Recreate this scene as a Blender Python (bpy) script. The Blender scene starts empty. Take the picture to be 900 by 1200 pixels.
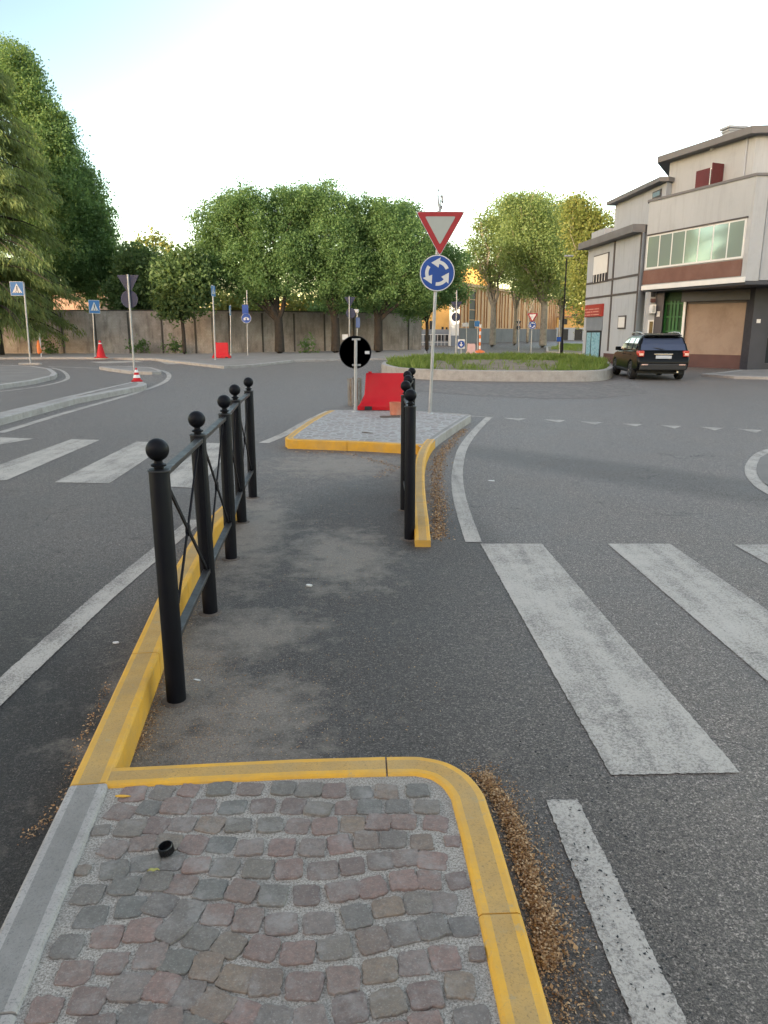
import bpy, math, random
import numpy as np
from mathutils import Vector, Matrix

S = bpy.context.scene
COL = S.collection
R = math.radians
PI = math.pi

# ------------------------------------------------------------------ camera, sky, sun, exposure
CAM_H = 1.6
F = 867.0
PITCH = math.atan(211 / 867.0)
cam_d = bpy.data.cameras.new("camera")
cam_d.sensor_fit = 'VERTICAL'
cam_d.sensor_height = 36.0
cam_d.lens = F / 1200 * 36.0
cam_d.clip_start = 0.05
cam_d.clip_end = 4000
cam = bpy.data.objects.new("camera", cam_d)
COL.objects.link(cam)
cam.location = (0, 0, CAM_H)
cam.rotation_euler = (PI / 2 - PITCH, 0, 0)
S.camera = cam

SUN_EL = 5.0
SUN_AZ = -145.0            # degrees from +Y towards -X (left of the view)
w = bpy.data.worlds.new("World")
S.world = w
w.use_nodes = True
nt = w.node_tree
bg = nt.nodes["Background"]
sky = nt.nodes.new("ShaderNodeTexSky")
sky.sky_type = 'NISHITA'
sky.sun_disc = False
sky.sun_elevation = R(SUN_EL)
sky.sun_rotation = R(SUN_AZ)
sky.altitude = 50
sky.air_density = 1.0
sky.dust_density = 1.0
sky.ozone_density = 1.0
tint = nt.nodes.new("ShaderNodeMix")
tint.data_type = 'RGBA'
tint.blend_type = 'MULTIPLY'
tint.inputs[0].default_value = 1.0
# hazy pale horizon, cleaner zenith
wgeo = nt.nodes.new("ShaderNodeTexCoord")
wsep = nt.nodes.new("ShaderNodeSeparateXYZ")
nt.links.new(wgeo.outputs['Generated'], wsep.inputs[0])
wr = nt.nodes.new("ShaderNodeValToRGB")
wr.color_ramp.elements[0].position = 0.05
wr.color_ramp.elements[0].color = (0.84, 0.83, 0.90, 1)
wr.color_ramp.elements[1].position = 0.75
wr.color_ramp.elements[1].color = (1.0, 0.735, 0.61, 1)
nt.links.new(wsep.outputs['Z'], wr.inputs[0])
nt.links.new(wr.outputs[0], tint.inputs[7])
nt.links.new(sky.outputs[0], tint.inputs[6])
# clearer, deeper part of the evening sky high on the left
wtc = nt.nodes.new("ShaderNodeTexCoord")
dt = nt.nodes.new("ShaderNodeVectorMath")
dt.operation = 'DOT_PRODUCT'
dt.inputs[1].default_value = (-0.55, 0.65, 0.524)
nt.links.new(wtc.outputs['Generated'], dt.inputs[0])
mr = nt.nodes.new("ShaderNodeMapRange")
mr.interpolation_type = 'SMOOTHSTEP'
mr.inputs[1].default_value = 0.70
mr.inputs[2].default_value = 1.02
nt.links.new(dt.outputs['Value'], mr.inputs[0])
clear = nt.nodes.new("ShaderNodeMix")
clear.data_type = 'RGBA'
clear.blend_type = 'MULTIPLY'
clear.inputs[7].default_value = (0.38, 0.44, 0.45, 1)
nt.links.new(mr.outputs[0], clear.inputs[0])
nt.links.new(tint.outputs[2], clear.inputs[6])
nt.links.new(clear.outputs[2], bg.inputs[0])
bg.inputs[1].default_value = 0.15   # strength

sd = bpy.data.lights.new("sun", 'SUN')
sd.energy = 1.1
sd.angle = R(0.5)
sd.color = (1.0, 0.80, 0.56)
so = bpy.data.objects.new("sun", sd)
COL.objects.link(so)
so.location = (-40, 20, 40)
_d = Vector((math.sin(R(SUN_AZ)) * math.cos(R(SUN_EL)), math.cos(R(SUN_AZ)) * math.cos(R(SUN_EL)), math.sin(R(SUN_EL))))
so.rotation_euler = _d.to_track_quat('Z', 'Y').to_euler()

S.view_settings.view_transform = 'Standard'
S.view_settings.look = 'None'
S.view_settings.gamma = 1
S.view_settings.exposure = 3.25
S.render.engine = 'CYCLES'
S.cycles.use_denoising = True
S.cycles.max_bounces = 8
S.cycles.diffuse_bounces = 6
S.cycles.glossy_bounces = 3
S.cycles.transmission_bounces = 6
S.cycles.transparent_max_bounces = 4
S.cycles.caustics_reflective = False
S.cycles.caustics_refractive = False

# ------------------------------------------------------------------ measuring helpers
_c, _s = math.cos(PITCH), math.sin(PITCH)


def ray(px, py):
    rx, ry = (px - 450) / F, (600 - py) / F
    return Vector((rx, _c + _s * ry, -_s + _c * ry))


def P(px, py, z=0.0):
    d = ray(px, py)
    t = (z - CAM_H) / d.z
    return Vector((d.x * t, d.y * t, z))


def at(px, py, Y):
    d = ray(px, py)
    t = Y / d.y
    return Vector((d.x * t, Y, CAM_H + d.z * t))


# ------------------------------------------------------------------ mesh builder
class MB:
    def __init__(self):
        self.v = []
        self.f = []
        self.m = []

    def add(self, vs, fs, m=0):
        n = len(self.v)
        self.v += [tuple(p) for p in vs]
        self.f += [tuple(i + n for i in f) for f in fs]
        self.m += [m] * len(fs)
        return self

    def box(self, c, s, rz=0.0, m=0, rot=None):
        cx, cy, cz = c
        hx, hy, hz = s[0] / 2, s[1] / 2, s[2] / 2
        pts = [Vector((x, y, z)) for x in (-hx, hx) for y in (-hy, hy) for z in (-hz, hz)]
        M = rot if rot is not None else Matrix.Rotation(rz, 3, 'Z')
        pts = [M @ p + Vector(c) for p in pts]
        return self.add(pts, [(0, 1, 3, 2), (4, 6, 7, 5), (0, 4, 5, 1), (2, 3, 7, 6), (0, 2, 6, 4), (1, 5, 7, 3)], m)

    def prism(self, poly, z0, z1, m=0, mside=None):
        n = len(poly)
        vs = [(p[0], p[1], z0) for p in poly] + [(p[0], p[1], z1) for p in poly]
        self.add(vs, [tuple(range(n))[::-1], tuple(range(n, 2 * n))], m)
        k = len(self.v) - 2 * n
        for i in range(n):
            j = (i + 1) % n
            self.f.append((k + i, k + j, k + n + j, k + n + i))
            self.m.append(m if mside is None else mside)
        return self

    def slab(self, a, b, c, d, thick, m=0):
        """quad a b c d pushed along its normal by thick"""
        a, b, c, d = map(Vector, (a, b, c, d))
        n = (b - a).cross(d - a).normalized() * thick
        vs = [a, b, c, d, a + n, b + n, c + n, d + n]
        return self.add(vs, [(3, 2, 1, 0), (4, 5, 6, 7), (0, 1, 5, 4), (1, 2, 6, 5), (2, 3, 7, 6), (3, 0, 4, 7)], m)

    def tube(self, pts, rad, n=8, m=0, cap=True):
        pts = [Vector(p) for p in pts]
        if not hasattr(rad, '__len__'):
            rad = [rad] * len(pts)
        rings = []
        up = Vector((0, 0, 1))
        for i, p in enumerate(pts):
            t = (pts[min(i + 1, len(pts) - 1)] - pts[max(i - 1, 0)]).normalized()
            a = t.cross(up)
            if a.length < 0.05:
                a = t.cross(Vector((1, 0, 0)))
            a.normalize()
            b = t.cross(a).normalized()
            rings.append([p + (a * math.cos(2 * PI * k / n) + b * math.sin(2 * PI * k / n)) * rad[i] for k in range(n)])
        vs = [q for r in rings for q in r]
        fs = []
        for i in range(len(pts) - 1):
            for k in range(n):
                k2 = (k + 1) % n
                fs.append((i * n + k, i * n + k2, (i + 1) * n + k2, (i + 1) * n + k))
        if cap:
            fs.append(tuple(range(n)))
            fs.append(tuple(range((len(pts) - 1) * n, len(pts) * n))[::-1])
        return self.add(vs, fs, m)

    def lathe(self, prof, n=20, c=(0, 0, 0), m=0, axis='Z'):
        vs = []
        for r, z in prof:
            for k in range(n):
                a = 2 * PI * k / n
                if axis == 'Z':
                    p = (c[0] + r * math.cos(a), c[1] + r * math.sin(a), c[2] + z)
                elif axis == 'Y':
                    p = (c[0] + r * math.cos(a), c[1] + z, c[2] + r * math.sin(a))
                else:
                    p = (c[0] + z, c[1] + r * math.cos(a), c[2] + r * math.sin(a))
                vs.append(p)
        fs = []
        for i in range(len(prof) - 1):
            for k in range(n):
                k2 = (k + 1) % n
                fs.append((i * n + k, i * n + k2, (i + 1) * n + k2, (i + 1) * n + k))
        fs.append(tuple(range(n))[::-1])
        fs.append(tuple(range((len(prof) - 1) * n, len(prof) * n)))
        return self.add(vs, fs, m)

    def poly_y(self, pts, y0, y1, m=0):
        """polygon given in x,z extruded along y"""
        n = len(pts)
        vs = [(p[0], y0, p[1]) for p in pts] + [(p[0], y1, p[1]) for p in pts]
        fs = [tuple(range(n)), tuple(range(n, 2 * n))[::-1]]
        for i in range(n):
            j = (i + 1) % n
            fs.append((i, i + n, j + n, j))
        return self.add(vs, fs, m)

    def poly_x(self, pts, x0, x1, m=0):
        n = len(pts)
        vs = [(x0, p[0], p[1]) for p in pts] + [(x1, p[0], p[1]) for p in pts]
        fs = [tuple(range(n))[::-1], tuple(range(n, 2 * n))]
        for i in range(n):
            j = (i + 1) % n
            fs.append((i, j, j + n, i + n))
        return self.add(vs, fs, m)

    def build(self, name, mats, parent=None, smooth=False, bevel=0.0, seg=2):
        me = bpy.data.meshes.new(name)
        me.from_pydata(self.v, [], self.f)
        if not isinstance(mats, (list, tuple)):
            mats = [mats]
        for x in mats:
            me.materials.append(x)
        if len(mats) > 1:
            me.polygons.foreach_set('material_index', self.m)
        if smooth:
            me.polygons.foreach_set('use_smooth', [True] * len(me.polygons))
            try:
                me.set_sharp_from_angle(angle=R(smooth if smooth is not True else 40))
            except Exception:
                pass
        me.update()
        o = bpy.data.objects.new(name, me)
        COL.objects.link(o)
        if parent is not None:
            o.parent = parent
        if bevel:
            md = o.modifiers.new('bevel', 'BEVEL')
            md.width = bevel
            md.segments = seg
            md.limit_method = 'ANGLE'
            md.angle_limit = R(35)
        return o


def raw_mesh(name, V, n_per, mat_, parent=None, tint=None):
    """V: (faces*n_per, 3) float array, every face its own vertices"""
    nv = len(V)
    nf = nv // n_per
    me = bpy.data.meshes.new(name)
    me.vertices.add(nv)
    me.vertices.foreach_set('co', np.ascontiguousarray(V, dtype=np.float32).ravel())
    me.loops.add(nv)
    me.loops.foreach_set('vertex_index', np.arange(nv, dtype=np.int32))
    me.polygons.add(nf)
    me.polygons.foreach_set('loop_start', np.arange(0, nv, n_per, dtype=np.int32))
    me.materials.append(mat_)
    me.update(calc_edges=True)
    if tint is not None:
        at_ = me.attributes.new('tint', 'FLOAT', 'FACE')
        at_.data.foreach_set('value', np.asarray(tint, dtype=np.float32))
    o = bpy.data.objects.new(name, me)
    COL.objects.link(o)
    if parent is not None:
        o.parent = parent
    return o


def tag(o, label=None, cat=None, group=None, kind=None):
    if label:
        o['label'] = label
    if cat:
        o['category'] = cat
    if group:
        o['group'] = group
    if kind:
        o['kind'] = kind
    return o


def thing(name, label, cat, loc=(0, 0, 0), rz=0.0, group=None):
    o = bpy.data.objects.new(name, None)
    o.empty_display_size = 0.2
    COL.objects.link(o)
    o.location = loc
    o.rotation_euler = (0, 0, rz)
    return tag(o, label, cat, group)


def dup(o, parent=None, label=None, loc=None, rz=None):
    c = o.copy()
    COL.objects.link(c)
    if parent is not None:
        c.parent = parent
    if label:
        c['label'] = label
    if loc is not None:
        c.location = loc
    if rz is not None:
        c.rotation_euler = (0, 0, rz)
    for ch in list(o.children):
        dup(ch, c)
    return c


# ------------------------------------------------------------------ materials
class NB:
    def __init__(self, name):
        self.mat = bpy.data.materials.new(name)
        self.mat.use_nodes = True
        self.t = self.mat.node_tree
        self.b = self.t.nodes['Principled BSDF']
        self.out = self.t.nodes['Material Output']
        self.tc = self.t.nodes.new('ShaderNodeTexCoord')
        self.co = self.tc.outputs['Object']

    def link(self, a, b):
        self.t.links.new(a, b)

    def noise(self, scale, detail=4, rough=0.6, co=None, stretch=None):
        n = self.t.nodes.new('ShaderNodeTexNoise')
        n.inputs['Scale'].default_value = scale
        n.inputs['Detail'].default_value = detail
        n.inputs['Roughness'].default_value = rough
        src = co or self.co
        if stretch:
            mp = self.t.nodes.new('ShaderNodeMapping')
            mp.inputs['Scale'].default_value = stretch
            self.link(src, mp.inputs[0])
            src = mp.outputs[0]
        self.link(src, n.inputs['Vector'])
        return n.outputs['Fac']

    def voronoi(self, scale, feature='F1', out='Distance', rnd=1.0):
        n = self.t.nodes.new('ShaderNodeTexVoronoi')
        n.feature = feature
        n.inputs['Scale'].default_value = scale
        n.inputs['Randomness'].default_value = rnd
        self.link(self.co, n.inputs['Vector'])
        return n.outputs[out]

    def ramp(self, src, stops):
        n = self.t.nodes.new('ShaderNodeValToRGB')
        e = n.color_ramp.elements
        while len(e) < len(stops):
            e.new(0.5)
        for k, (p, c) in enumerate(stops):
            e[k].position = p
            if not hasattr(c, '__len__'):
                c = (c, c, c)
            e[k].color = (*c[:3], 1)
        self.link(src, n.inputs[0])
        return n.outputs[0]

    def mix(self, fac, a, b, mode='MIX'):
        n = self.t.nodes.new('ShaderNodeMix')
        n.data_type = 'RGBA'
        n.blend_type = mode
        for val, inp in ((fac, n.inputs[0]), (a, n.inputs[6]), (b, n.inputs[7])):
            if hasattr(val, 'links') or isinstance(val, bpy.types.NodeSocket):
                self.link(val, inp)
            elif hasattr(val, '__len__'):
                inp.default_value = (*val[:3], 1)
            else:
                inp.default_value = val
        return n.outputs[2]

    def math(self, op, a, b=None, c=None, clamp=False):
        n = self.t.nodes.new('ShaderNodeMath')
        n.operation = op
        n.use_clamp = clamp
        for i, x in enumerate((a, b, c)):
            if x is None:
                continue
            if isinstance(x, bpy.types.NodeSocket):
                self.link(x, n.inputs[i])
            else:
                n.inputs[i].default_value = x
        return n.outputs[0]

    def blob(self, x, y, rx, ry, rot=0):
        """soft spot on the ground at x,y (metres) with its own radius"""
        mp = self.t.nodes.new('ShaderNodeMapping')
        mp.vector_type = 'TEXTURE'
        mp.inputs['Location'].default_value = (x, y, 0)
        mp.inputs['Scale'].default_value = (rx, ry, 1)
        mp.inputs['Rotation'].default_value = (0, 0, rot)
        self.link(self.co, mp.inputs[0])
        g = self.t.nodes.new('ShaderNodeTexGradient')
        g.gradient_type = 'SPHERICAL'
        self.link(mp.outputs[0], g.inputs[0])
        return g.outputs['Fac']

    def bump(self, h, strength=0.4, dist=0.01, normal=None):
        n = self.t.nodes.new('ShaderNodeBump')
        n.inputs['Strength'].default_value = strength
        n.inputs['Distance'].default_value = dist
        self.link(h, n.inputs['Height'])
        if normal is not None:
            self.link(normal, n.inputs['Normal'])
        self.link(n.outputs[0], self.b.inputs['Normal'])
        return n.outputs[0]

    def set(self, col=None, rough=None, metal=None, spec=None, coat=None):
        for v, k in ((col, 'Base Color'), (rough, 'Roughness'), (metal, 'Metallic'), (spec, 'Specular IOR Level'), (coat, 'Coat Weight')):
            if v is None:
                continue
            i = self.b.inputs[k]
            if isinstance(v, bpy.types.NodeSocket):
                self.link(v, i)
            elif hasattr(v, '__len__'):
                i.default_value = (*v[:3], 1)
            else:
                i.default_value = v
        return self


def surf(name, c, rough=0.6, var=0.18, scale=3.0, metal=0.0, bump=0.15, bscale=60, bdist=0.003, dirt=None, dscale=1.2, spec=None):
    n = NB(name)
    c = Vector(c)
    a = n.noise(scale, 6, 0.65)
    col = n.ramp(a, [(0.3, tuple(c * (1 - var))), (0.7, tuple(c * (1 + var)))])
    if dirt is not None:
        dn = n.noise(dscale, 8, 0.7)
        m = n.ramp(dn, [(0.48, 0.0), (0.72, 1.0)])
        col = n.mix(m, col, dirt)
    rn = n.ramp(n.noise(scale * 4, 4), [(0.3, max(0.02, rough - 0.08)), (0.7, min(1, rough + 0.08))])
    n.set(col, rn, metal, spec)
    if bump:
        n.bump(n.noise(bscale, 5, 0.7), bump, bdist)
    return n.mat


def grain_nodes(n):
    """stone-chip texture as a multiplier (colour socket, around 1 when doubled) and heights for the bump"""
    g = n.noise(210, 2, 0.7)
    g1 = n.noise(90, 3, 0.75)
    g2 = n.noise(28, 3, 0.7)
    sp = n.voronoi(150, out='Color')
    sep = n.t.nodes.new('ShaderNodeSeparateColor')
    n.link(sp, sep.inputs[0])
    v = sep.outputs[0]
    a = n.ramp(g, [(0.34, 0.18), (0.5, 0.47), (0.66, 0.85)])
    b = n.ramp(g1, [(0.36, 0.26), (0.5, 0.52), (0.66, 0.74)])
    c = n.ramp(g2, [(0.36, 0.40), (0.62, 0.58)])
    d = n.ramp(v, [(0.0, 0.34), (0.62, 0.46), (0.86, 0.72), (0.97, 1.0)])
    m = n.math('MULTIPLY', n.math('MULTIPLY', a, b), n.math('MULTIPLY', c, d))
    m = n.math('MULTIPLY', m, 17.0)
    h = n.math('ADD', n.math('MULTIPLY', g, .6), n.math('ADD', g1, n.math('MULTIPLY', v, 0.5)))
    return m, h, g, g1


def times(n, col, fac):
    vm = n.t.nodes.new('ShaderNodeVectorMath')
    vm.operation = 'SCALE'
    n.link(col, vm.inputs[0])
    n.link(fac, vm.inputs['Scale'])
    return vm.outputs[0]


def make_asphalt():
    n = NB("asphalt")
    m, h, g, g1 = grain_nodes(n)
    big = n.noise(0.22, 5, 0.6)
    mid = n.noise(1.1, 7, 0.68)
    col = n.ramp(big, [(0.35, (0.086, 0.078, 0.072)), (0.65, (0.112, 0.102, 0.093))])
    p = P(800, 620)
    rl_ = n.blob(p.x + 1.0, p.y, 3.9, 14, -0.05)
    col = n.mix(n.math('MULTIPLY', n.ramp(rl_, [(0, 0), (0.45, 1)]), 0.8), col, (0.172, 0.157, 0.143))
    col = n.mix(n.math('MULTIPLY', n.ramp(n.blob(0, 36, 80, 36, 0), [(0, 0), (0.4, 1)]), 0.8), col, (0.195, 0.182, 0.172))  # far road made paler in its colour, standing in for grazing sky reflection
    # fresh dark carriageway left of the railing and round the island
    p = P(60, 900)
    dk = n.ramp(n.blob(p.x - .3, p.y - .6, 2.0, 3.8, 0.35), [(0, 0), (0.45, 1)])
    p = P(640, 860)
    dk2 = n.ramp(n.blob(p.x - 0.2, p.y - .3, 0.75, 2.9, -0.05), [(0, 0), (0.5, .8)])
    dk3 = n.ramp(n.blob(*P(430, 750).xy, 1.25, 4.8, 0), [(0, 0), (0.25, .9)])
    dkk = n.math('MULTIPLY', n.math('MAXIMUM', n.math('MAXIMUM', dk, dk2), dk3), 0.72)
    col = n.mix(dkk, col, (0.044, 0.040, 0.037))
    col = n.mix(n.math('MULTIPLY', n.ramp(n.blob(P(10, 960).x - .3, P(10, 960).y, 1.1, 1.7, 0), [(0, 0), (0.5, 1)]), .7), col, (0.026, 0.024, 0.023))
    for (x, y, rx, ry, rot, s) in [(*P(690, 600).xy, 0.9, 4.6, 0.25, .5), (*P(790, 900).xy, 1.0, 3.2, 0.05, .4), (*P(120, 620).xy, .7, 5, .5, .3)]:
        b_ = n.blob(x, y, rx, ry, rot)
        col = n.mix(n.math('MULTIPLY', n.ramp(b_, [(0, 0), (0.6, 1)]), s), col, (0.175, 0.158, 0.142))
    b_ = n.blob(*P(770, 560).xy, 0.8, 4.2, 0.75)
    col = n.mix(n.math('MULTIPLY', n.ramp(b_, [(0, 0), (0.5, 1)]), .6), col, (0.075, 0.068, 0.063))
    # mottling, small stains
    col = times(n, col, n.ramp(mid, [(0.3, 0.78), (0.7, 1.0)]))
    st = n.ramp(n.noise(2.7, 5, 0.7), [(0.62, 0.0), (0.70, 0.55)])
    col = n.mix(st, col, (0.05, 0.045, 0.042))
    col = times(n, col, m)
    col = n.mix(1.0, col, (1.0, 0.945, 0.90), 'MULTIPLY')
    # settled dust and grit of the walkway between the kerbs
    d = None
    for (px, py, rx, ry, rot) in [(205, 800, .42, 1.1, 0.1), (290, 830, .5, .45, 0.2), (240, 880, .75, .3, 0), (300, 740, .55, .45, .3), (400, 650, .6, 1.2, 0.1), (300, 620, .42, 2.2, 0.1), (400, 545, 1.4, 1.3, 0), (180, 860, .3, .5, 0)]:
        q = P(px, py)
        b_ = n.blob(q.x, q.y, rx, ry, rot)
        d = b_ if d is None else n.math('MAXIMUM', d, b_)
    dn = n.noise(5.5, 12, 0.74)
    dm = n.ramp(n.math('ADD', n.math('MULTIPLY', d, 1.3), n.math('MULTIPLY', n.math('SUBTRACT', dn, 0.5), 3.4)), [(0.22, 0.0), (1.0, 1.0)])
    dustc = n.mix(n.noise(70, 5, 0.85), (0.16, 0.138, 0.112), (0.38, 0.33, 0.27))
    dm2 = n.math('MULTIPLY', dm, n.ramp(n.math('ADD', g, g1), [(0.38, 1.0), (0.58, 0.35)]))
    dm2 = n.math('MULTIPLY', dm, n.ramp(n.math('MULTIPLY', n.math('ADD', g, g1), .5), [(0.42, 1.0), (0.56, 0.3)]))
    col = n.mix(n.math('MULTIPLY', dm2, 1.0), col, dustc)
    # hairline cracks
    ckd = n.t.nodes.new('ShaderNodeVectorMath')
    ckd.operation = 'ADD'
    wn = n.t.nodes.new('ShaderNodeTexNoise')
    wn.inputs['Scale'].default_value = 2.2
    wn.inputs['Detail'].default_value = 6
    n.link(n.co, wn.inputs['Vector'])
    sc_ = n.t.nodes.new('ShaderNodeVectorMath')
    sc_.operation = 'SCALE'
    sc_.inputs['Scale'].default_value = 0.5
    n.link(wn.outputs['Color'], sc_.inputs[0])
    n.link(n.co, ckd.inputs[0])
    n.link(sc_.outputs[0], ckd.inputs[1])
    vo = n.t.nodes.new('ShaderNodeTexVoronoi')
    vo.feature = 'DISTANCE_TO_EDGE'
    vo.inputs['Scale'].default_value = 0.55
    n.link(ckd.outputs[0], vo.inputs['Vector'])
    ck = n.ramp(vo.outputs['Distance'], [(0.0012, 1.0), (0.0032, 0.0)])
    ck = n.math('MULTIPLY', ck, n.ramp(n.noise(0.42, 3), [(0.5, 0.0), (0.58, 0.75)]))
    col = n.mix(ck, col, (0.022, 0.02, 0.019))
    # grit specks
    v2 = n.voronoi(22, out='Distance')
    gr = n.ramp(v2, [(0.05, 1.0), (0.085, 0.0)])
    gr = n.math('MULTIPLY', gr, n.ramp(n.noise(3, 3), [(0.47, 0.0), (0.6, 1.0)]))
    col = n.mix(n.math('MULTIPLY', gr, 0.75), col, (0.36, 0.32, 0.27))
    n.set(col, n.ramp(mid, [(0.3, 0.56), (0.7, 0.72)]), 0, 0.4)
    n.bump(h, 0.8, 0.007)
    return n.mat


def make_marking():
    n = NB("road_paint")
    m, h, g, g1 = grain_nodes(n)
    wear = n.noise(2.2, 7, 0.72)
    streak = n.noise(7, 4, 0.6, stretch=(1.0, 0.12, 1))
    pit = n.math('ADD', n.math('MULTIPLY', g1, .75), n.math('MULTIPLY', g, .35))
    hh = n.math('ADD', pit, n.math('ADD', n.math('MULTIPLY', wear, 0.45), n.math('MULTIPLY', streak, 0.4)))
    hh = n.math('MULTIPLY', hh, 0.5)
    mk = n.ramp(hh, [(0.44, 0.95), (0.485, 0.78), (0.53, 0.3), (0.59, 0.04)])
    base = times(n, n.ramp(wear, [(0.3, (0.10, 0.092, 0.084)), (0.7, (0.125, 0.114, 0.103))]), m)
    paint = n.mix(n.noise(9, 5), (0.42, 0.385, 0.34), (0.56, 0.52, 0.46))
    col = n.mix(mk, base, paint)
    n.set(col, 0.7, 0, 0.3)
    n.bump(h, 0.6, 0.006)
    return n.mat


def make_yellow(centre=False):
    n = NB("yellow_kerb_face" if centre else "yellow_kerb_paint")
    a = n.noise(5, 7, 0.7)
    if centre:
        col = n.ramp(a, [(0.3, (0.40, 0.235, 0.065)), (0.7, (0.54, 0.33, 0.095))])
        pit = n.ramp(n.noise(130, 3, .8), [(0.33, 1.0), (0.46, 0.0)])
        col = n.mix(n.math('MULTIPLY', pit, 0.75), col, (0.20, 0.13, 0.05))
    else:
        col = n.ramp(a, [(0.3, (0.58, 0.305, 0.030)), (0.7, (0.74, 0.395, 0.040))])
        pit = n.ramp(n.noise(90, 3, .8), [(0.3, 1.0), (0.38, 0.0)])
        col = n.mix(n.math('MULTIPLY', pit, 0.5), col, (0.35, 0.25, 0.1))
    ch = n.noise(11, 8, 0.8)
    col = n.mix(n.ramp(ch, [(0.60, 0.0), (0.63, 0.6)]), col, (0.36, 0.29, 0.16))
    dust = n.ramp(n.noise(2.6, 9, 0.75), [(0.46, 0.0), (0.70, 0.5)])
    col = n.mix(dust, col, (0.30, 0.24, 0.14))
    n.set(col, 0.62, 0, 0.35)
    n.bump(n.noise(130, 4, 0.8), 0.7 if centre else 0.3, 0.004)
    return n.mat


def make_kerbstone(centre=False):
    n = NB("kerb_stone_face" if centre else "kerb_stone")
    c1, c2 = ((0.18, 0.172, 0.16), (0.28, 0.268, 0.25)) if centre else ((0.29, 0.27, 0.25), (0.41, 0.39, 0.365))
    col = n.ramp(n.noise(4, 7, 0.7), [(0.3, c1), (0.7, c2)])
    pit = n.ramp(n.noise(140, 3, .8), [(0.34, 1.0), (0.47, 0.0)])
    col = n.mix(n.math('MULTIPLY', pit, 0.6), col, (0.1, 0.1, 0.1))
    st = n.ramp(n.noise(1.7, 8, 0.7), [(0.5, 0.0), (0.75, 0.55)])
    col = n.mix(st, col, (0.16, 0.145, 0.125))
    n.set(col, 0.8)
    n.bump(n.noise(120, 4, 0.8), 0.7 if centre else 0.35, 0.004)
    return n.mat


def make_sett():
    n = NB("porphyry_sett")
    a_ = n.t.nodes.new('ShaderNodeAttribute')
    a_.attribute_name = 'tint'
    t = a_.outputs['Fac']
    col = n.ramp(t, [(0.0, (0.21, 0.18, 0.15)), (0.15, (0.155, 0.148, 0.132)), (0.3, (0.215, 0.16, 0.135)), (0.45, (0.27, 0.18, 0.152)),
                     (0.6, (0.175, 0.135, 0.118)), (0.72, (0.245, 0.185, 0.135)), (0.85, (0.15, 0.15, 0.135)), (1.0, (0.25, 0.195, 0.17))])
    f = n.noise(55, 7, 0.75)
    col = n.mix(n.ramp(f, [(0.35, 0.55), (0.6, 0.0)]), col, (0.09, 0.08, 0.075))
    col = n.mix(n.ramp(n.noise(160, 3, 0.8), [(0.55, 0.0), (0.72, 0.7)]), col, (0.36, 0.34, 0.32))
    # cement haze left on some stones
    hz = n.ramp(n.noise(9, 8, 0.75), [(0.50, 0.0), (0.70, 0.75)])
    col = n.mix(hz, col, (0.30, 0.285, 0.265))
    n.set(col, 0.72, 0, 0.4)
    n.bump(n.math('ADD', n.noise(38, 6, 0.7), n.math('MULTIPLY', n.noise(170, 3, .7), .4)), 0.9, 0.009)
    return n.mat


def make_mortar():
    n = NB("cement_joint")
    col = n.ramp(n.noise(170, 4, 0.8), [(0.36, (0.12, 0.105, 0.088)), (0.5, (0.37, 0.338, 0.295)), (0.64, (0.60, 0.555, 0.495))])
    col = n.mix(n.ramp(n.noise(5, 6, 0.7), [(0.45, 0.0), (0.7, 0.5)]), col, (0.2, 0.19, 0.175))
    n.set(col, 0.9)
    n.bump(n.noise(120, 4, 0.85), 0.9, 0.008)
    return n.mat


def make_far_setts(name="small_sett_paving", sc=9.0, c1=(0.22, 0.2, 0.19), c2=(0.33, 0.31, 0.29), joint=(0.36, 0.355, 0.34)):
    n = NB(name)
    e = n.voronoi(sc, 'DISTANCE_TO_EDGE', rnd=0.75)
    cc = n.voronoi(sc, 'F1', 'Color', rnd=0.75)
    sep = n.t.nodes.new('ShaderNodeSeparateColor')
    n.link(cc, sep.inputs[0])
    st = n.mix(sep.outputs[0], c1, c2)
    st = n.mix(n.ramp(sep.outputs[1], [(0.6, 0), (0.9, 0.5)]), st, (0.26, 0.2, 0.18))
    col = n.mix(n.ramp(e, [(0.05, 1.0), (0.12, 0.0)]), st, joint)
    col = n.mix(n.ramp(n.noise(1.5, 6), [(0.5, 0), (0.75, 0.4)]), col, (0.2, 0.19, 0.17))
    n.set(col, 0.8)
    n.bump(e, 0.5, 0.02)
    return n.mat


def make_leaf(name, c1, c2, c3, transl=0.35):
    n = NB(name)
    a_ = n.t.nodes.new('ShaderNodeAttribute')
    a_.attribute_name = 'tint'
    col = n.ramp(a_.outputs['Fac'], [(0.0, c1), (0.5, c2), (1.0, c3)])
    n.set(col, 0.55, 0, 0.3)
    tr = n.t.nodes.new('ShaderNodeBsdfTranslucent')
    tcol = n.mix(0.5, col, (min(1, c3[0] * 1.6), min(1, c3[1] * 1.5), c3[2] * .8))
    n.link(tcol, tr.inputs[0])
    mx = n.t.nodes.new('ShaderNodeMixShader')
    mx.inputs[0].default_value = transl
    n.link(n.b.outputs[0], mx.inputs[1])
    n.link(tr.outputs[0], mx.inputs[2])
    n.link(mx.outputs[0], n.out.inputs[0])
    return n.mat


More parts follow.
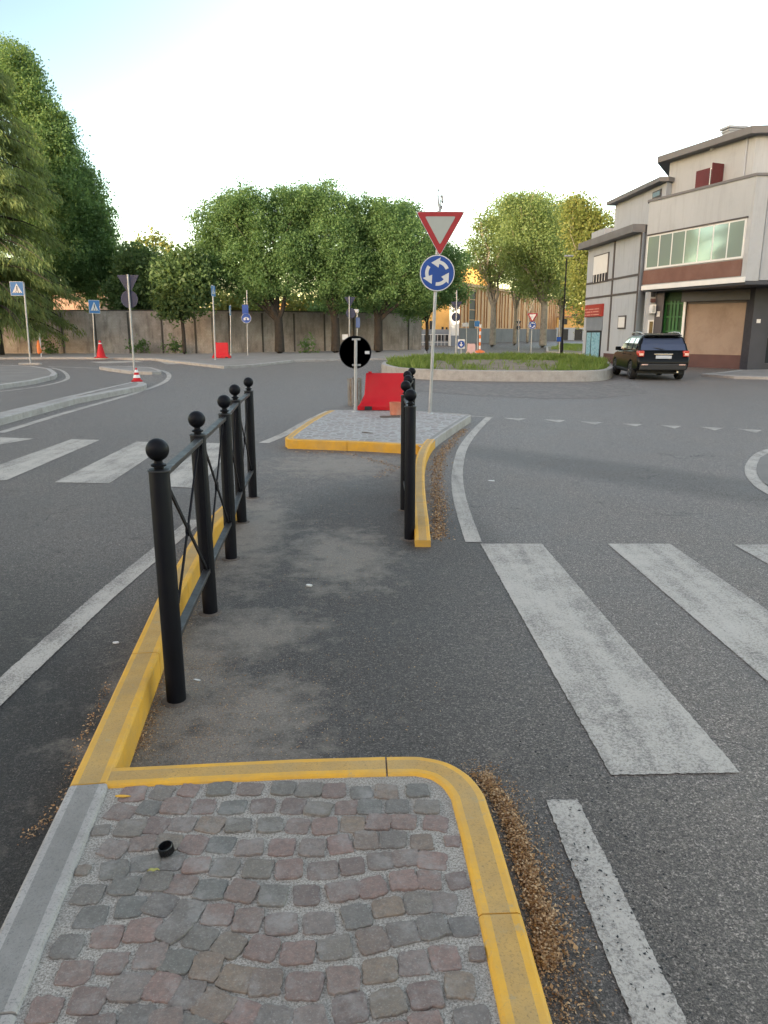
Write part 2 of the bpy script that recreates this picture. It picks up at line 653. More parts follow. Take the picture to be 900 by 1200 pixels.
def make_wall_concrete():
    n = NB("old_concrete")
    a = n.noise(0.7, 8, 0.7)
    col = n.ramp(a, [(0.3, (0.25, 0.215, 0.19)), (0.5, (0.35, 0.315, 0.285)), (0.7, (0.47, 0.44, 0.405))])
    st = n.noise(2.2, 6, 0.7, stretch=(1, 1, 0.22))
    col = n.mix(n.ramp(st, [(0.48, 0.0), (0.68, 0.6)]), col, (0.11, 0.1, 0.09))
    br = n.t.nodes.new('ShaderNodeTexBrick')
    mp = n.t.nodes.new('ShaderNodeMapping')
    mp.inputs['Rotation'].default_value = (PI / 2, 0, 0)
    n.link(n.co, mp.inputs[0])
    n.link(mp.outputs[0], br.inputs[0])
    br.inputs['Scale'].default_value = 2.4
    br.inputs['Color1'].default_value = (1, 1, 1, 1)
    br.inputs['Color2'].default_value = (0.86, 0.84, 0.82, 1)
    br.inputs['Mortar'].default_value = (0.62, 0.6, 0.58, 1)
    br.inputs['Mortar Size'].default_value = 0.02
    col = n.mix(0.55, col, br.outputs[0], 'MULTIPLY')
    n.set(col, 0.9)
    n.bump(n.noise(14, 6), 0.4, 0.02)
    return n.mat


M = {}
M['asphalt'] = make_asphalt()
M['paint'] = make_marking()
M['yel'] = make_yellow()
M['yelc'] = make_yellow(True)
M['kerb'] = make_kerbstone()
M['kerbc'] = make_kerbstone(True)
M['sett'] = make_sett()
M['mortar'] = make_mortar()
M['farsett'] = make_far_setts()
M['apron'] = make_far_setts("apron_setts", 8.0, (0.10, 0.088, 0.078), (0.14, 0.125, 0.112), (0.15, 0.134, 0.12))
M['ground'] = surf("dry_ground", (0.16, 0.14, 0.1), 0.95, 0.3, 0.5, dirt=(0.07, 0.1, 0.03))
M['soil'] = surf("soil", (0.22, 0.18, 0.13), 0.95, 0.3, 3, bump=0.8, bscale=18, bdist=0.05, dirt=(0.13, 0.11, 0.07))
M['pave'] = surf("pavement_grey", (0.22, 0.205, 0.19), 0.85, 0.15, 0.8, dirt=(0.15, 0.14, 0.13))
M['brownpave'] = surf("pavement_brown", (0.18, 0.165, 0.15), 0.85, 0.15, 0.8, dirt=(0.14, 0.13, 0.12))
M['black'] = surf("black_powder_coat", (0.0055, 0.006, 0.009), 0.5, 0.2, 6, bump=0.08, bscale=200, bdist=0.001, dirt=(0.009, 0.009, 0.009), dscale=4, spec=0.13)
M['blackrail'] = surf("black_rail_coat", (0.016, 0.015, 0.016), 0.5, 0.2, 6, bump=0.08, bscale=200, bdist=0.001, dirt=(0.03, 0.029, 0.028), dscale=5)
M['galv'] = surf("galvanised_steel", (0.36, 0.37, 0.38), 0.45, 0.15, 8, metal=0.55, bump=0.05)
M['signback'] = surf("black_sign_back", (0.012, 0.013, 0.018), 0.5, 0.2, 3, bump=0)
M['signgrey'] = surf("sign_white", (0.55, 0.56, 0.56), 0.4, 0.05, 3, bump=0)
M['signgreyd'] = surf("reflective_sheet_grey", (0.33, 0.36, 0.34), 0.4, 0.05, 3, bump=0)
M['signred'] = surf("sign_red", (0.3, 0.012, 0.016), 0.4, 0.08, 3, bump=0)
M['signblue'] = surf("sign_blue", (0.008, 0.055, 0.27), 0.4, 0.1, 3, bump=0)
M['signblue2'] = surf("sign_light_blue", (0.02, 0.14, 0.36), 0.4, 0.1, 3, bump=0)
M['navy'] = surf("navy_back", (0.02, 0.025, 0.06), 0.5, 0.2, 3, bump=0)
M['redpl'] = surf("red_plastic", (0.46, 0.006, 0.014), 0.5, 0.15, 3, bump=0.1, bscale=30, dirt=(0.36, 0.02, 0.02), dscale=3, spec=.25)
M['orange'] = surf("orange_plastic", (0.65, 0.16, 0.03), 0.5, 0.15, 3)
M['terra'] = surf("faded_terracotta", (0.48, 0.17, 0.10), 0.7, 0.2, 6, dirt=(0.4, 0.24, 0.17), dscale=6)
M['oldwood'] = surf("weathered_wood", (0.17, 0.125, 0.085), 0.85, 0.35, 9, bump=0.4, bscale=30, dirt=(0.3, 0.29, 0.27), dscale=4)
M['oldtin'] = surf("weathered_tin", (0.2, 0.195, 0.185), 0.6, 0.25, 7, dirt=(0.09, 0.075, 0.06), dscale=5)
M['wall'] = make_wall_concrete()
M['wallpost'] = surf("wall_joint", (0.07, 0.065, 0.058), 0.9, 0.3, 2)
def plaster(name, c):
    n = NB(name)
    c = Vector(c)
    col = n.ramp(n.noise(0.5, 6, 0.65), [(0.3, tuple(c * .94)), (0.7, tuple(c * 1.06))])
    st = n.ramp(n.noise(3.2, 7, 0.7, stretch=(1, 1, 0.10)), [(0.5, 0.0), (0.72, 0.42)])
    col = n.mix(st, col, tuple(c * .62))
    bl = n.ramp(n.noise(1.1, 8, 0.75), [(0.55, 0.0), (0.72, 0.35)])
    col = n.mix(bl, col, tuple(c * .72))
    n.set(col, 0.88)
    n.bump(n.noise(45, 5, 0.7), 0.15, 0.003)
    return n.mat


M['plaster'] = plaster("pale_plaster", (0.36, 0.395, 0.44))
M['plaster2'] = plaster("cream_plaster", (0.37, 0.395, 0.42))
M['trim'] = surf("dark_trim", (0.07, 0.062, 0.062), 0.6, 0.15, 2)
M['eave'] = surf("eave_brown", (0.145, 0.145, 0.15), 0.7, 0.12, 2)
M['brown'] = surf("brown_cladding", (0.15, 0.075, 0.058), 0.7, 0.15, 2.5, dirt=(0.18, 0.1, 0.08))
M['maroon'] = surf("maroon_base", (0.085, 0.04, 0.036), 0.75, 0.15, 2)
M['tan'] = surf("tan_render", (0.27, 0.205, 0.16), 0.85, 0.1, 0.9, dirt=(0.21, 0.15, 0.115))
M['shopdark'] = surf("dark_slate_cladding", (0.035, 0.037, 0.05), 0.5, 0.15, 2)
M['green'] = surf("green_slats", (0.008, 0.09, 0.014), 0.5, 0.15, 2)
M['greend'] = surf("dark_green", (0.005, 0.035, 0.008), 0.7, 0.2, 2)
M['shutter'] = surf("red_brown_shutter", (0.10, 0.018, 0.02), 0.6, 0.15, 3)
M['white'] = surf("white_frame", (0.66, 0.67, 0.67), 0.5, 0.05, 3)
M['dark'] = surf("dark_interior", (0.012, 0.013, 0.015), 0.6, 0.2, 3, bump=0)
M['ltblue'] = surf("pale_blue_door", (0.20, 0.40, 0.50), 0.3, 0.1, 2)
M['greyblue'] = surf("grey_blue_panel", (0.17, 0.2, 0.24), 0.6, 0.08, 2)
M['shopred'] = surf("shop_sign_red", (0.30, 0.03, 0.022), 0.45, 0.12, 3)
M['palestripe'] = surf("faded_sign_lettering", (0.55, 0.30, 0.26), 0.6, 0.15, 3)
M['chrome'] = surf("chrome", (0.6, 0.6, 0.6), 0.2, 0.02, 3, metal=0.9, bump=0)
M['rail'] = surf("pale_roof_rail", (0.5, 0.5, 0.48), 0.3, 0.05, 3, metal=0.5, bump=0)
M['tyre'] = surf("tyre_rubber", (0.014, 0.014, 0.014), 0.8, 0.2, 10)
M['rim'] = surf("grey_rim", (0.22, 0.22, 0.23), 0.35, 0.1, 10, metal=0.7, bump=0)
M['tail'] = surf("tail_lamp_red", (0.45, 0.03, 0.02), 0.12, 0.05, 10, bump=0, spec=0.8)
M['tailw'] = surf("tail_lamp_clear", (0.75, 0.5, 0.42), 0.12, 0.05, 10, bump=0, spec=0.8)
M['plate'] = surf("plate_white", (0.45, 0.48, 0.52), 0.5, 0.05, 10, bump=0)
M['bark'] = surf("dark_bark", (0.032, 0.026, 0.02), 0.9, 0.35, 4, bump=0.8, bscale=9, bdist=0.05)
M['planebark'] = surf("plane_bark", (0.22, 0.2, 0.16), 0.9, 0.2, 3, dirt=(0.12, 0.1, 0.075), dscale=2.5)
M['ywall'] = surf("yellow_plaster", (0.62, 0.38, 0.13), 0.85, 0.08, 0.5, dirt=(0.5, 0.3, 0.1))
M['owall'] = surf("orange_plaster", (0.5, 0.25, 0.09), 0.85, 0.08, 0.5)
M['shed'] = surf("ribbed_beige_sheet", (0.50, 0.27, 0.12), 0.5, 0.14, 0.5, dirt=(0.42, 0.2, 0.09), dscale=.4)
M['shedrib'] = surf("ribbed_brown_sheet", (0.36, 0.19, 0.09), 0.5, 0.2, 0.5)
M['shedroof'] = surf("grey_curved_roof", (0.12, 0.1, 0.09), 0.8, 0.2, 1)
M['plinth'] = surf("grey_plinth", (0.13, 0.13, 0.135), 0.8, 0.2, 0.6)
M['rooftile'] = surf("clay_tiles", (0.33, 0.2, 0.13), 0.85, 0.2, 2)
M['cap'] = surf("black_cap_plastic", (0.008, 0.008, 0.009), 0.3, 0.1, 20, bump=0)
M['yleaf'] = surf("yellow_leaf", (0.36, 0.34, 0.09), 0.6, 0.2, 60)
M['paperw'] = surf("white_litter", (0.6, 0.59, 0.56), 0.7, 0.1, 40)
M['twig'] = surf("twig_bark", (0.1, 0.08, 0.065), 0.85, 0.3, 50)
M['leafmid'] = make_leaf("leaves_green", (0.062, 0.115, 0.045), (0.105, 0.185, 0.075), (0.16, 0.26, 0.105), 0.55)
M['leafdark'] = make_leaf("leaves_dark", (0.052, 0.092, 0.036), (0.085, 0.145, 0.056), (0.13, 0.195, 0.08), 0.5)
M['leafplane'] = make_leaf("leaves_plane", (0.11, 0.17, 0.065), (0.17, 0.24, 0.095), (0.25, 0.32, 0.13), 0.55)
M['leafcedar'] = make_leaf("needles_cedar", (0.075, 0.12, 0.046), (0.135, 0.19, 0.07), (0.21, 0.255, 0.095), 0.5)
M['leafyel'] = make_leaf("leaves_yellow_green", (0.09, 0.13, 0.035), (0.16, 0.2, 0.055), (0.26, 0.26, 0.08), 0.5)
M['grass'] = make_leaf("grass_blades", (0.09, 0.15, 0.028), (0.14, 0.22, 0.045), (0.25, 0.30, 0.09), 0.4)
M['litter'] = make_leaf("dry_seed_litter", (0.16, 0.08, 0.038), (0.38, 0.22, 0.10), (0.58, 0.41, 0.24), 0.05)


def glassy(name, base, metal, rough=0.05):
    n = NB(name)
    n.set(base, rough, metal, 0.8)
    n.bump(n.noise(1.2, 2), 0.04 if rough < .1 else .02, 0.02)
    return n.mat


M['winglass'] = glassy("reflective_glazing", (0.42, 0.53, 0.50), 0.55, 0.06)
M['carglass'] = glassy("tinted_car_glass", (0.04, 0.055, 0.10), 0.35, 0.05)
M['doorglass'] = glassy("dark_door_glass", (0.03, 0.035, 0.04), 0.3, 0.05)
n_ = NB("black_car_paint")
n_.set((0.004, 0.005, 0.006), 0.25, 0.0, 0.10, 0.08)
n_.b.inputs['Coat Roughness'].default_value = 0.05
n_.bump(n_.noise(2.0, 2), 0.03, 0.02)
M['carpaint'] = n_.mat
M['bumper'] = surf("car_trim_plastic", (0.015, 0.016, 0.017), 0.6, 0.1, 10)

# ------------------------------------------------------------------ ground and road sheets
mb = MB()
mb.prism([(-1500, -300), (1500, -300), (1500, 2500), (-1500, 2500)], -0.5, -0.02)
tag(mb.build("ground", M['ground']), kind='structure')
g = MB()
g.prism([(-70, -30), (70, -30), (85, 175), (-70, 100)], -0.015, 0.0)
tag(g.build("road", M['asphalt']), kind='structure')


def poly(name, pts, z, mat_, h=None, label=None):
    b = MB()
    if h is None:
        n = len(pts)
        b.add([(p[0], p[1], z) for p in pts], [tuple(range(n))])
    else:
        b.prism([(p[0], p[1]) for p in pts], z, h)
    o = b.build(name, mat_)
    # make sure flat sheets face up
    if h is None and o.data.polygons[0].normal.z < 0:
        o.data.flip_normals()
    return tag(o, kind='structure')


# ---- painted markings (one sheet each kind, 4 mm over the asphalt)
ZM = 0.004


def Pm(l, z=ZM):
    return [P(a, b, z) for a, b in l]


cw = MB()


def ragged(pts, step=0.012, amp=0.0016):
    rr_ = random.Random(len(pts) * 7 + int(pts[0].x * 100))
    out = []
    n = len(pts)
    for i in range(n):
        a_, b_ = pts[i], pts[(i + 1) % n]
        L_ = (b_ - a_).length
        k_ = max(1, min(140, int(L_ / step))) if L_ < 3 else 140
        nn = Vector((-(b_ - a_).y, (b_ - a_).x, 0)).normalized() if L_ else Vector()
        for j in range(k_):
            q = a_.lerp(b_, j / k_)
            if j:
                q = q + nn * rr_.gauss(0, amp)
            out.append(q)
    return out


def quadm(b, l):
    pts = ragged(Pm(l))
    n = len(pts)
    # shoelace to keep upward normals
    a = sum(pts[i].x * pts[(i + 1) % n].y - pts[(i + 1) % n].x * pts[i].y for i in range(n))
    if a < 0:
        pts = pts[::-1]
    b.add(pts, [tuple(range(n))])


for l in [[(563, 637), (635, 637), (867, 905), (716, 908)],
          [(-60, 510), (40, 514), (-110, 540), (-200, 535)],
          [(-52, 563), (84, 514.5), (117, 515.5), (8, 562.5)],
          [(160, 517.5), (181, 518), (183, 530), (128, 566.5), (64, 565)],
          [(190, 560), (243, 519), (262, 519.5), (262, 538), (232, 572), (178, 569)]]:
    quadm(cw, l)
for a_, c_ in (((712, 637), (785, 637)), ((860, 638), (935, 638))):
    fa, fb = P(*a_, ZM), P(*c_, ZM)
    V1, V2 = P(716, 908, ZM) - P(563, 637, ZM), P(867, 905, ZM) - P(635, 637, ZM)
    q_ = ragged([fa, fa + V1, fb + V2, fb])
    cw.add(q_, [tuple(range(len(q_)))])
st0_ = P(712, 637, ZM) - P(563, 637, ZM)
fa, fb = P(860, 638, ZM) + st0_, P(935, 638, ZM) + st0_
q_ = ragged([fa, fa + V1, fb + V2, fb])
cw.add(q_, [tuple(range(len(q_)))])
tag(cw.build("crosswalk_marking", M['paint']), kind='structure')


def strip(b, pts, wd, z=ZM):
    """painted line along ground polyline (world points), width in metres"""
    pts = [Vector((p[0], p[1])) for p in pts]
    L, Rr = [], []
    for i, p in enumerate(pts):
        t = (pts[min(i + 1, len(pts) - 1)] - pts[max(i - 1, 0)]).normalized()
        nn = Vector((-t.y, t.x)) * wd / 2
        L.append(p + nn)
        Rr.append(p - nn)
    # finer steps with a slightly uneven edge
    rr_ = random.Random(len(pts))
    LL, RR = [], []
    for i in range(len(pts) - 1):
        k_ = max(1, min(160, int((pts[i + 1] - pts[i]).length / .015)))
        for j in range(k_ + (1 if i == len(pts) - 2 else 0)):
            t_ = j / k_
            l_, r_ = L[i].lerp(L[i + 1], t_), Rr[i].lerp(Rr[i + 1], t_)
            d_ = (l_ - r_).normalized()
            LL.append(l_ + d_ * rr_.gauss(0, .0014))
            RR.append(r_ - d_ * rr_.gauss(0, .0014))
    for i in range(len(LL) - 1):
        b.add([(*RR[i], z), (*RR[i + 1], z), (*LL[i + 1], z), (*LL[i], z)], [(0, 1, 2, 3)])


def smooth_line(pts, k=8):
    """Catmull-Rom through the points"""
    pts = [Vector(p) for p in pts]
    out = []
    for i in range(len(pts) - 1):
        p0, p1, p2, p3 = pts[max(i - 1, 0)], pts[i], pts[i + 1], pts[min(i + 2, len(pts) - 1)]
        for j in range(k):
            t = j / k
            out.append(0.5 * ((2 * p1) + (-p0 + p2) * t + (2 * p0 - 5 * p1 + 4 * p2 - p3) * t * t + (-p0 + 3 * p1 - 3 * p2 + p3) * t ** 3))
    out.append(pts[-1])
    return out


ln = MB()
strip(ln, smooth_line(Pm([(573, 489), (556, 506), (543, 524), (537, 545), (536, 565), (539, 585), (545, 606), (555, 635)])), 0.13)
strip(ln, Pm([(-420, 1180), (-180, 970), (-40, 848), (10, 800), (120, 700), (230, 609)]), 0.14)
quadm(ln, [(640, 937), (677, 937), (740, 1065), (830, 1250), (762, 1250), (700, 1093)])
strip(ln, smooth_line(Pm([(386, 481.5), (360, 494), (335, 508), (309, 519)])), 0.16)
strip(ln, smooth_line(Pm([(0, 507), (90, 480), (160, 460), (190, 449), (198, 442), (196, 437), (186, 433.5), (165, 431.5)])), 0.16)
strip(ln, smooth_line(Pm([(57, 429.5), (80, 430.3), (115, 431.5)])), 0.2)
strip(ln, smooth_line(Pm([(-20, 461), (45, 453), (76, 445.5), (79, 440), (72, 434), (60, 431)])), 0.14)
strip(ln, smooth_line(Pm([(915, 524), (893, 531), (882, 542), (880, 554), (888, 566), (900, 575), (925, 588)])), 0.13)
strip(ln, smooth_line(Pm([(552, 487.5), (578, 489)])), 0.07)
for l in [[(590, 489.6), (617, 490.4), (608, 492.6)], [(637, 491.4), (663, 492.3), (655, 494.8)], [(680, 493.8), (706, 494.8), (697, 497.4)],
          [(729, 496.2), (753, 497), (745, 499.6)], [(774, 498.2), (799, 499.2), (791, 502)], [(820, 500.2), (848, 501.5), (838, 504.3)],
          [(864, 502.3), (893, 504), (886, 507)], [(910, 505), (940, 507), (932, 510)]]:
    quadm(ln, l)
for l in [[(105, 424), (160, 422.6), (168, 424.2), (120, 425.8)], [(178, 420.9), (190, 420.8), (212, 426.6), (196, 427)]]:
    quadm(ln, l)
tag(ln.build("lane_marking", M['paint']), kind='structure')

# ---- cobbled apron of the roundabout
ap = [P(*q, 0.004) for q in [(440, 436), (448, 446), (480, 458), (560, 464), (640, 467), (700, 467), (760, 461), (745, 452), (722, 441), (700, 437), (560, 437)]]
poly("roundabout_apron", ap, 0.0035, M['apron'])

# ------------------------------------------------------------------ kerbs
KZ = 0.13


def kerb(b, pts, wd=0.12, side=1, h=KZ, stone=1.0, m=0, zs=None):
    """kerb stones along the outer top edge; side=+1 puts the width on the right-hand side. material m edge, m+1 face centre"""
    pts = [Vector((p[0], p[1])) for p in pts]
    # arc length resample
    segs = [(pts[i + 1] - pts[i]).length for i in range(len(pts) - 1)]
    tot = sum(segs)

    def pos(s):
        s = max(0, min(tot, s))
        for i, L in enumerate(segs):
            if s <= L or i == len(segs) - 1:
                t = s / L if L else 0
                return pts[i].lerp(pts[i + 1], min(1, t)), i
            s -= L

    n = max(1, round(tot / stone))
    cum = [0]
    for L in segs:
        cum.append(cum[-1] + L)
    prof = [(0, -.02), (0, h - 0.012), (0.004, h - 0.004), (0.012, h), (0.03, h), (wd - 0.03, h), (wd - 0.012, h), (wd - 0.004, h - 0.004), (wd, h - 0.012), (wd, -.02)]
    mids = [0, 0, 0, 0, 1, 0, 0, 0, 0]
    for k in range(n):
        s0, s1 = tot * k / n + 0.003, tot * (k + 1) / n - 0.003
        ss = [s0] + [c for c in cum if s0 + 0.02 < c < s1 - 0.02] + [s1]
        rings = []
        dz = (random.random() - .5) * 0.004
        for s in ss:
            p, i = pos(s)
            p2, _ = pos(s + 0.05)
            p1, _ = pos(s - 0.05)
            t = (p2 - p1).normalized()
            nn = Vector((t.y, -t.x)) * side
            zsc = 1.0
            if zs:
                zsc = zs(s / tot)
            rings.append([(p.x + nn.x * a, p.y + nn.y * a, (z if z < 0 else z * zsc + dz)) for a, z in prof])
        np_ = len(prof)
        base = len(b.v)
        b.v += [q for r_ in rings for q in r_]
        for i in range(len(rings) - 1):
            for j in range(np_ - 1):
                a0, a1 = base + i * np_ + j, base + i * np_ + j + 1
                b0, b1 = a0 + np_, a1 + np_
                b.f.append((a0, b0, b1, a1) if side < 0 else (a0, a1, b1, b0))
                b.m.append(m + mids[j])
        b.f.append(tuple(range(base, base + np_)))
        b.m.append(m)
        b.f.append(tuple(range(base + (len(rings) - 1) * np_, base + len(rings) * np_))[::-1])
        b.m.append(m)


random.seed(4)
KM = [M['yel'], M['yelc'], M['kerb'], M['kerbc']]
ctop = [P(*q, KZ) for q in [(130, 898), (350, 887.5), (470, 884.5), (500, 886), (525, 892), (545, 903), (558, 915), (568, 929), (583, 973), (614.5, 1078), (649.5, 1200)]]
last_dir = (ctop[-1] - ctop[-2]).normalized()
front = smooth_line(ctop[1:8], 5)
front = [ctop[0]] + front + ctop[8:] + [ctop[-1] + last_dir * 1.6]
kb = MB()
kerb(kb, [p.xy for p in front], 0.115, 1, stone=0.95)
# left kerb: outer edge on the carriageway side, yellow beyond the front kerb and plain stone nearer
A0, A1 = P(0, 1085, KZ), P(80, 921, KZ)
B1 = P(262, 590, KZ)
dirA = (A1 - A0).normalized()
kerb(kb, [(A1 - dirA * 2.6).xy, A1.xy], 0.13, 1, m=2, stone=0.9)
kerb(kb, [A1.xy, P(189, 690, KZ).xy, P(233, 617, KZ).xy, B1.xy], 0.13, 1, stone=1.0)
tag(kb.build("island_kerb", KM), kind='structure')

kb = MB()
fl = [P(*q, KZ) for q in [(386, 480.6), (374, 486), (360, 494), (345, 504), (334, 512.5)]]
fr = [P(*q, KZ) for q in [(337, 515), (430, 518.2), (496, 521.8)]]
# direction left edge runs towards the viewer: inside is on its left
kerb(kb, [p.xy for p in fl], 0.115, -1, stone=1.0)
kerb(kb, [fl[-1].xy, ((fl[-1] + fr[0]) / 2).xy, fr[0].xy, fr[1].xy, fr[2].xy], 0.115, -1, stone=1.1)
ro = smooth_line([P(*q, KZ) for q in [(552, 486.5), (531, 500), (510, 514.5), (501, 529), (497.5, 545)]], 5)
ro2 = smooth_line([P(*q, KZ) for q in [(497.5, 545), (498, 570), (501, 598), (505, 622)]], 4)
kerb(kb, [p.xy for p in ro[:11]], 0.12, 1, m=2, stone=1.0)
kerb(kb, [p.xy for p in ro[10:]], 0.12, 1, stone=.9)
kerb(kb, [p.xy for p in ro2], 0.12, 1, stone=0.9, zs=lambda t: 1 - max(0, (t - 0.86)) / 0.14 * 0.6)
kerb(kb, [P(388, 480.2, KZ).xy, P(470, 480, KZ).xy, P(551, 485.5, KZ).xy], 0.12, 1, m=2, stone=1.0)
tag(kb.build("far_island_kerb", KM), kind='structure')
fp = [p for p in [*fl, *fr]] + ro[::-1][4:]
poly("far_island_paving", [P(386.5, 480.8, .126), P(346, 504, .126), P(336.5, 513.5, .126), P(430, 517.4, .126), P(488, 520.6, .126), P(496, 527, .126), P(503, 522, .126), P(524, 503, .126), P(548, 486.8, .126), P(470, 480.6, .126)], 0.126, M['farsett'])

# ---- foreground setts: every stone real geometry
inner = []
for i, p in enumerate(front):
    t = (front[min(i + 1, len(front) - 1)] - front[max(i - 1, 0)]).normalized()
    inner.append(Vector((p.x + t.y * 0.115, p.y - t.x * 0.115)))
lin0 = A1 - dirA * 2.6
nr = Vector((dirA.y, -dirA.x)) * 0.13
bedr = []
for i, p in enumerate(front):
    t = (front[min(i + 1, len(front) - 1)] - front[max(i - 1, 0)]).normalized()
    bedr.append(Vector((p.x + t.y * 0.07, p.y - t.x * 0.07)))
bed = [Vector((lin0.x + nr.x * .6, lin0.y + nr.y * .6)), Vector((A1.x + nr.x * .6, A1.y + nr.y * .6))] + [q for q in bedr if q.x > A1.x + nr.x + .01]
region = [Vector((lin0.x + nr.x, lin0.y + nr.y)), Vector((A1.x + nr.x, A1.y + nr.y))] + [q for q in inner if q.x > A1.x + nr.x + .01]


def inside(q, poly_):
    c = False
    n = len(poly_)
    j = n - 1
    for i in range(n):
        a, b = poly_[i], poly_[j]
        if (a[1] > q[1]) != (b[1] > q[1]) and q[0] < (b[0] - a[0]) * (q[1] - a[1]) / (b[1] - a[1]) + a[0]:
            c = not c
        j = i
    return c


poly("island_mortar_bed", bed, 0.118, M['mortar'])
random.seed(11)
sv, sf, stint = [], [], []
xl = A1.x + nr.x
yt = max(q.y for q in region)
v_dir = Vector((dirA.x, dirA.y))
step_v, step_u = 0.089, 0.095
for r_ in range(-2, 52):
    for c_ in range(-2, 30):
        u = c_ * step_u + (0.5 if r_ % 2 else 0) * step_u * 0.8
        vv = r_ * step_v
        lean = min(1.0, max(0, u) / 1.1)
        base_x = A1.x + nr.x + 0.055 + u
        dirv = (v_dir * (1 - lean) + Vector((0.12, 1.0)).normalized() * lean).normalized()

        def warp(x, y):
            k = min(1, max(0, u) / .22)
            return Vector((0.020 * math.sin(y * 8.3 + 1.1) * math.cos(x * 3.1) + .012 * math.sin(x * 9 + y * 5),
                           k * (0.052 * abs(math.sin(x * 3.3 + .6)) ** 1.2 + 0.020 * math.sin(x * 7.5 + y * 4.2 + .5))))

        c0 = Vector((base_x, yt)) - dirv * vv
        slope = (warp(c0.x + .02, c0.y).y - warp(c0.x - .02, c0.y).y) / .04
        c0 = c0 + warp(c0.x, c0.y) - Vector((0, .02))
        c0 += Vector((random.uniform(-.005, .005), random.uniform(-.005, .005)))
        if not inside(c0, region):
            continue
        hw = step_u * random.uniform(0.38, 0.455)
        hh = step_v * random.uniform(0.385, 0.46)
        rot = math.atan(slope) * .9 + random.gauss(0, 0.11)
        cn = [(sx_ * hw * random.uniform(.86, 1.05), sy_ * hh * random.uniform(.86, 1.06)) for sx_, sy_ in ((-1, -1), (1, -1), (1, 1), (-1, 1))]
        pts = []
        for e_i in range(4):
            pa, pb = cn[e_i], cn[(e_i + 1) % 4]
            ox, oy = (pb[1] - pa[1]), -(pb[0] - pa[0])
            bulge = random.uniform(-.01, .05)
            for t_i in (0.07, .2, .37, .5, .63, .8, .93):
                o_ = bulge * 4 * t_i * (1 - t_i) + random.gauss(0, .02)
                if t_i < .1 or t_i > .9:
                    o_ -= .012
                pts.append((pa[0] + (pb[0] - pa[0]) * t_i + ox * o_, pa[1] + (pb[1] - pa[1]) * t_i + oy * o_))
        K = len(pts)
        cr, sr = math.cos(rot), math.sin(rot)
        top = 0.118 + random.uniform(0.003, 0.008)
        tx, ty = random.gauss(0, 0.025), random.gauss(0, 0.025)
        ok = True
        wp = [(c0.x + cr * x - sr * y, c0.y + sr * x + cr * y) for x, y in pts]
        for q in wp:
            if not inside(q, region):
                ok = False
        if not ok:
            # shrink a border stone to fit
            for q_i in range(4):
                wp = [(c0.x + (q[0] - c0.x) * 0.85, c0.y + (q[1] - c0.y) * 0.85) for q in wp]
                if all(inside(q, region) for q in wp):
                    ok = True
                    break
            if not ok:
                continue
        b0 = len(sv)
        for sc_, z_ in ((1.02, 0.112), (1.0, top - 0.0022), (0.975, top - 0.0004), (0.85, top + 0.0002)):
            for q in wp:
                dx, dy = (q[0] - c0.x) * sc_, (q[1] - c0.y) * sc_
                sv.append((c0.x + dx, c0.y + dy, z_ + (dx * tx + dy * ty if z_ > .115 else 0) + (random.uniform(-.0008, .0008) if z_ > .115 else 0)))
        tt = random.random()
        for L in range(3):
            for k in range(K):
                k2 = (k + 1) % K
                sf.append((b0 + L * K + k, b0 + L * K + k2, b0 + (L + 1) * K + k2, b0 + (L + 1) * K + k))
                stint.append(tt)
        sf.append(tuple(range(b0 + 3 * K, b0 + 4 * K)))
        stint.append(tt)
me = bpy.data.meshes.new("island_setts")
me.from_pydata(sv, [], sf)
me.materials.append(M['sett'])
a_ = me.attributes.new('tint', 'FLOAT', 'FACE')
a_.data.foreach_set('value', stint)
me.update()
o = bpy.data.objects.new("island_setts", me)
COL.objects.link(o)
tag(o, kind='structure')

# ------------------------------------------------------------------ left-hand kerbed islands and far pavement
def island(name, l, z, top, rim_w=0.15):
    """raised island: rim of kerb stone and fill"""
    pts = [P(a, b, z).xy for a, b in l]
    n = len(pts)
    ar = sum(pts[i].x * pts[(i + 1) % n].y - pts[(i + 1) % n].x * pts[i].y for i in range(n))
    if ar < 0:
        pts = pts[::-1]
    b = MB()
    inn = []
    for i in range(n):
        t1 = (pts[i] - pts[i - 1]).normalized()
        t2 = (pts[(i + 1) % n] - pts[i]).normalized()
        t = (t1 + t2).normalized()
        inn.append(pts[i] + Vector((-t.y, t.x)) * rim_w)
    vs = [(*p, -.01) for p in pts] + [(*p, z - .01) for p in pts] + [(*(pts[i].lerp(inn[i], .1)), z) for i in range(n)] + [(*p, z) for p in inn] + [(*p, z - .004) for p in inn]
    fs, ms = [], []
    for L in range(4):
        for i in range(n):
            j = (i + 1) % n
            fs.append((L * n + i, L * n + j, (L + 1) * n + j, (L + 1) * n + i))
    b.add(vs, fs, 0)
    b.add([(*p, z - .004) for p in inn], [tuple(range(n))], 1)
    return tag(b.build(name, [M['kerb'], top]), kind='structure')


def ring(l, k=4):
    return [tuple(q) for q in [Vector(p) for p in l]]


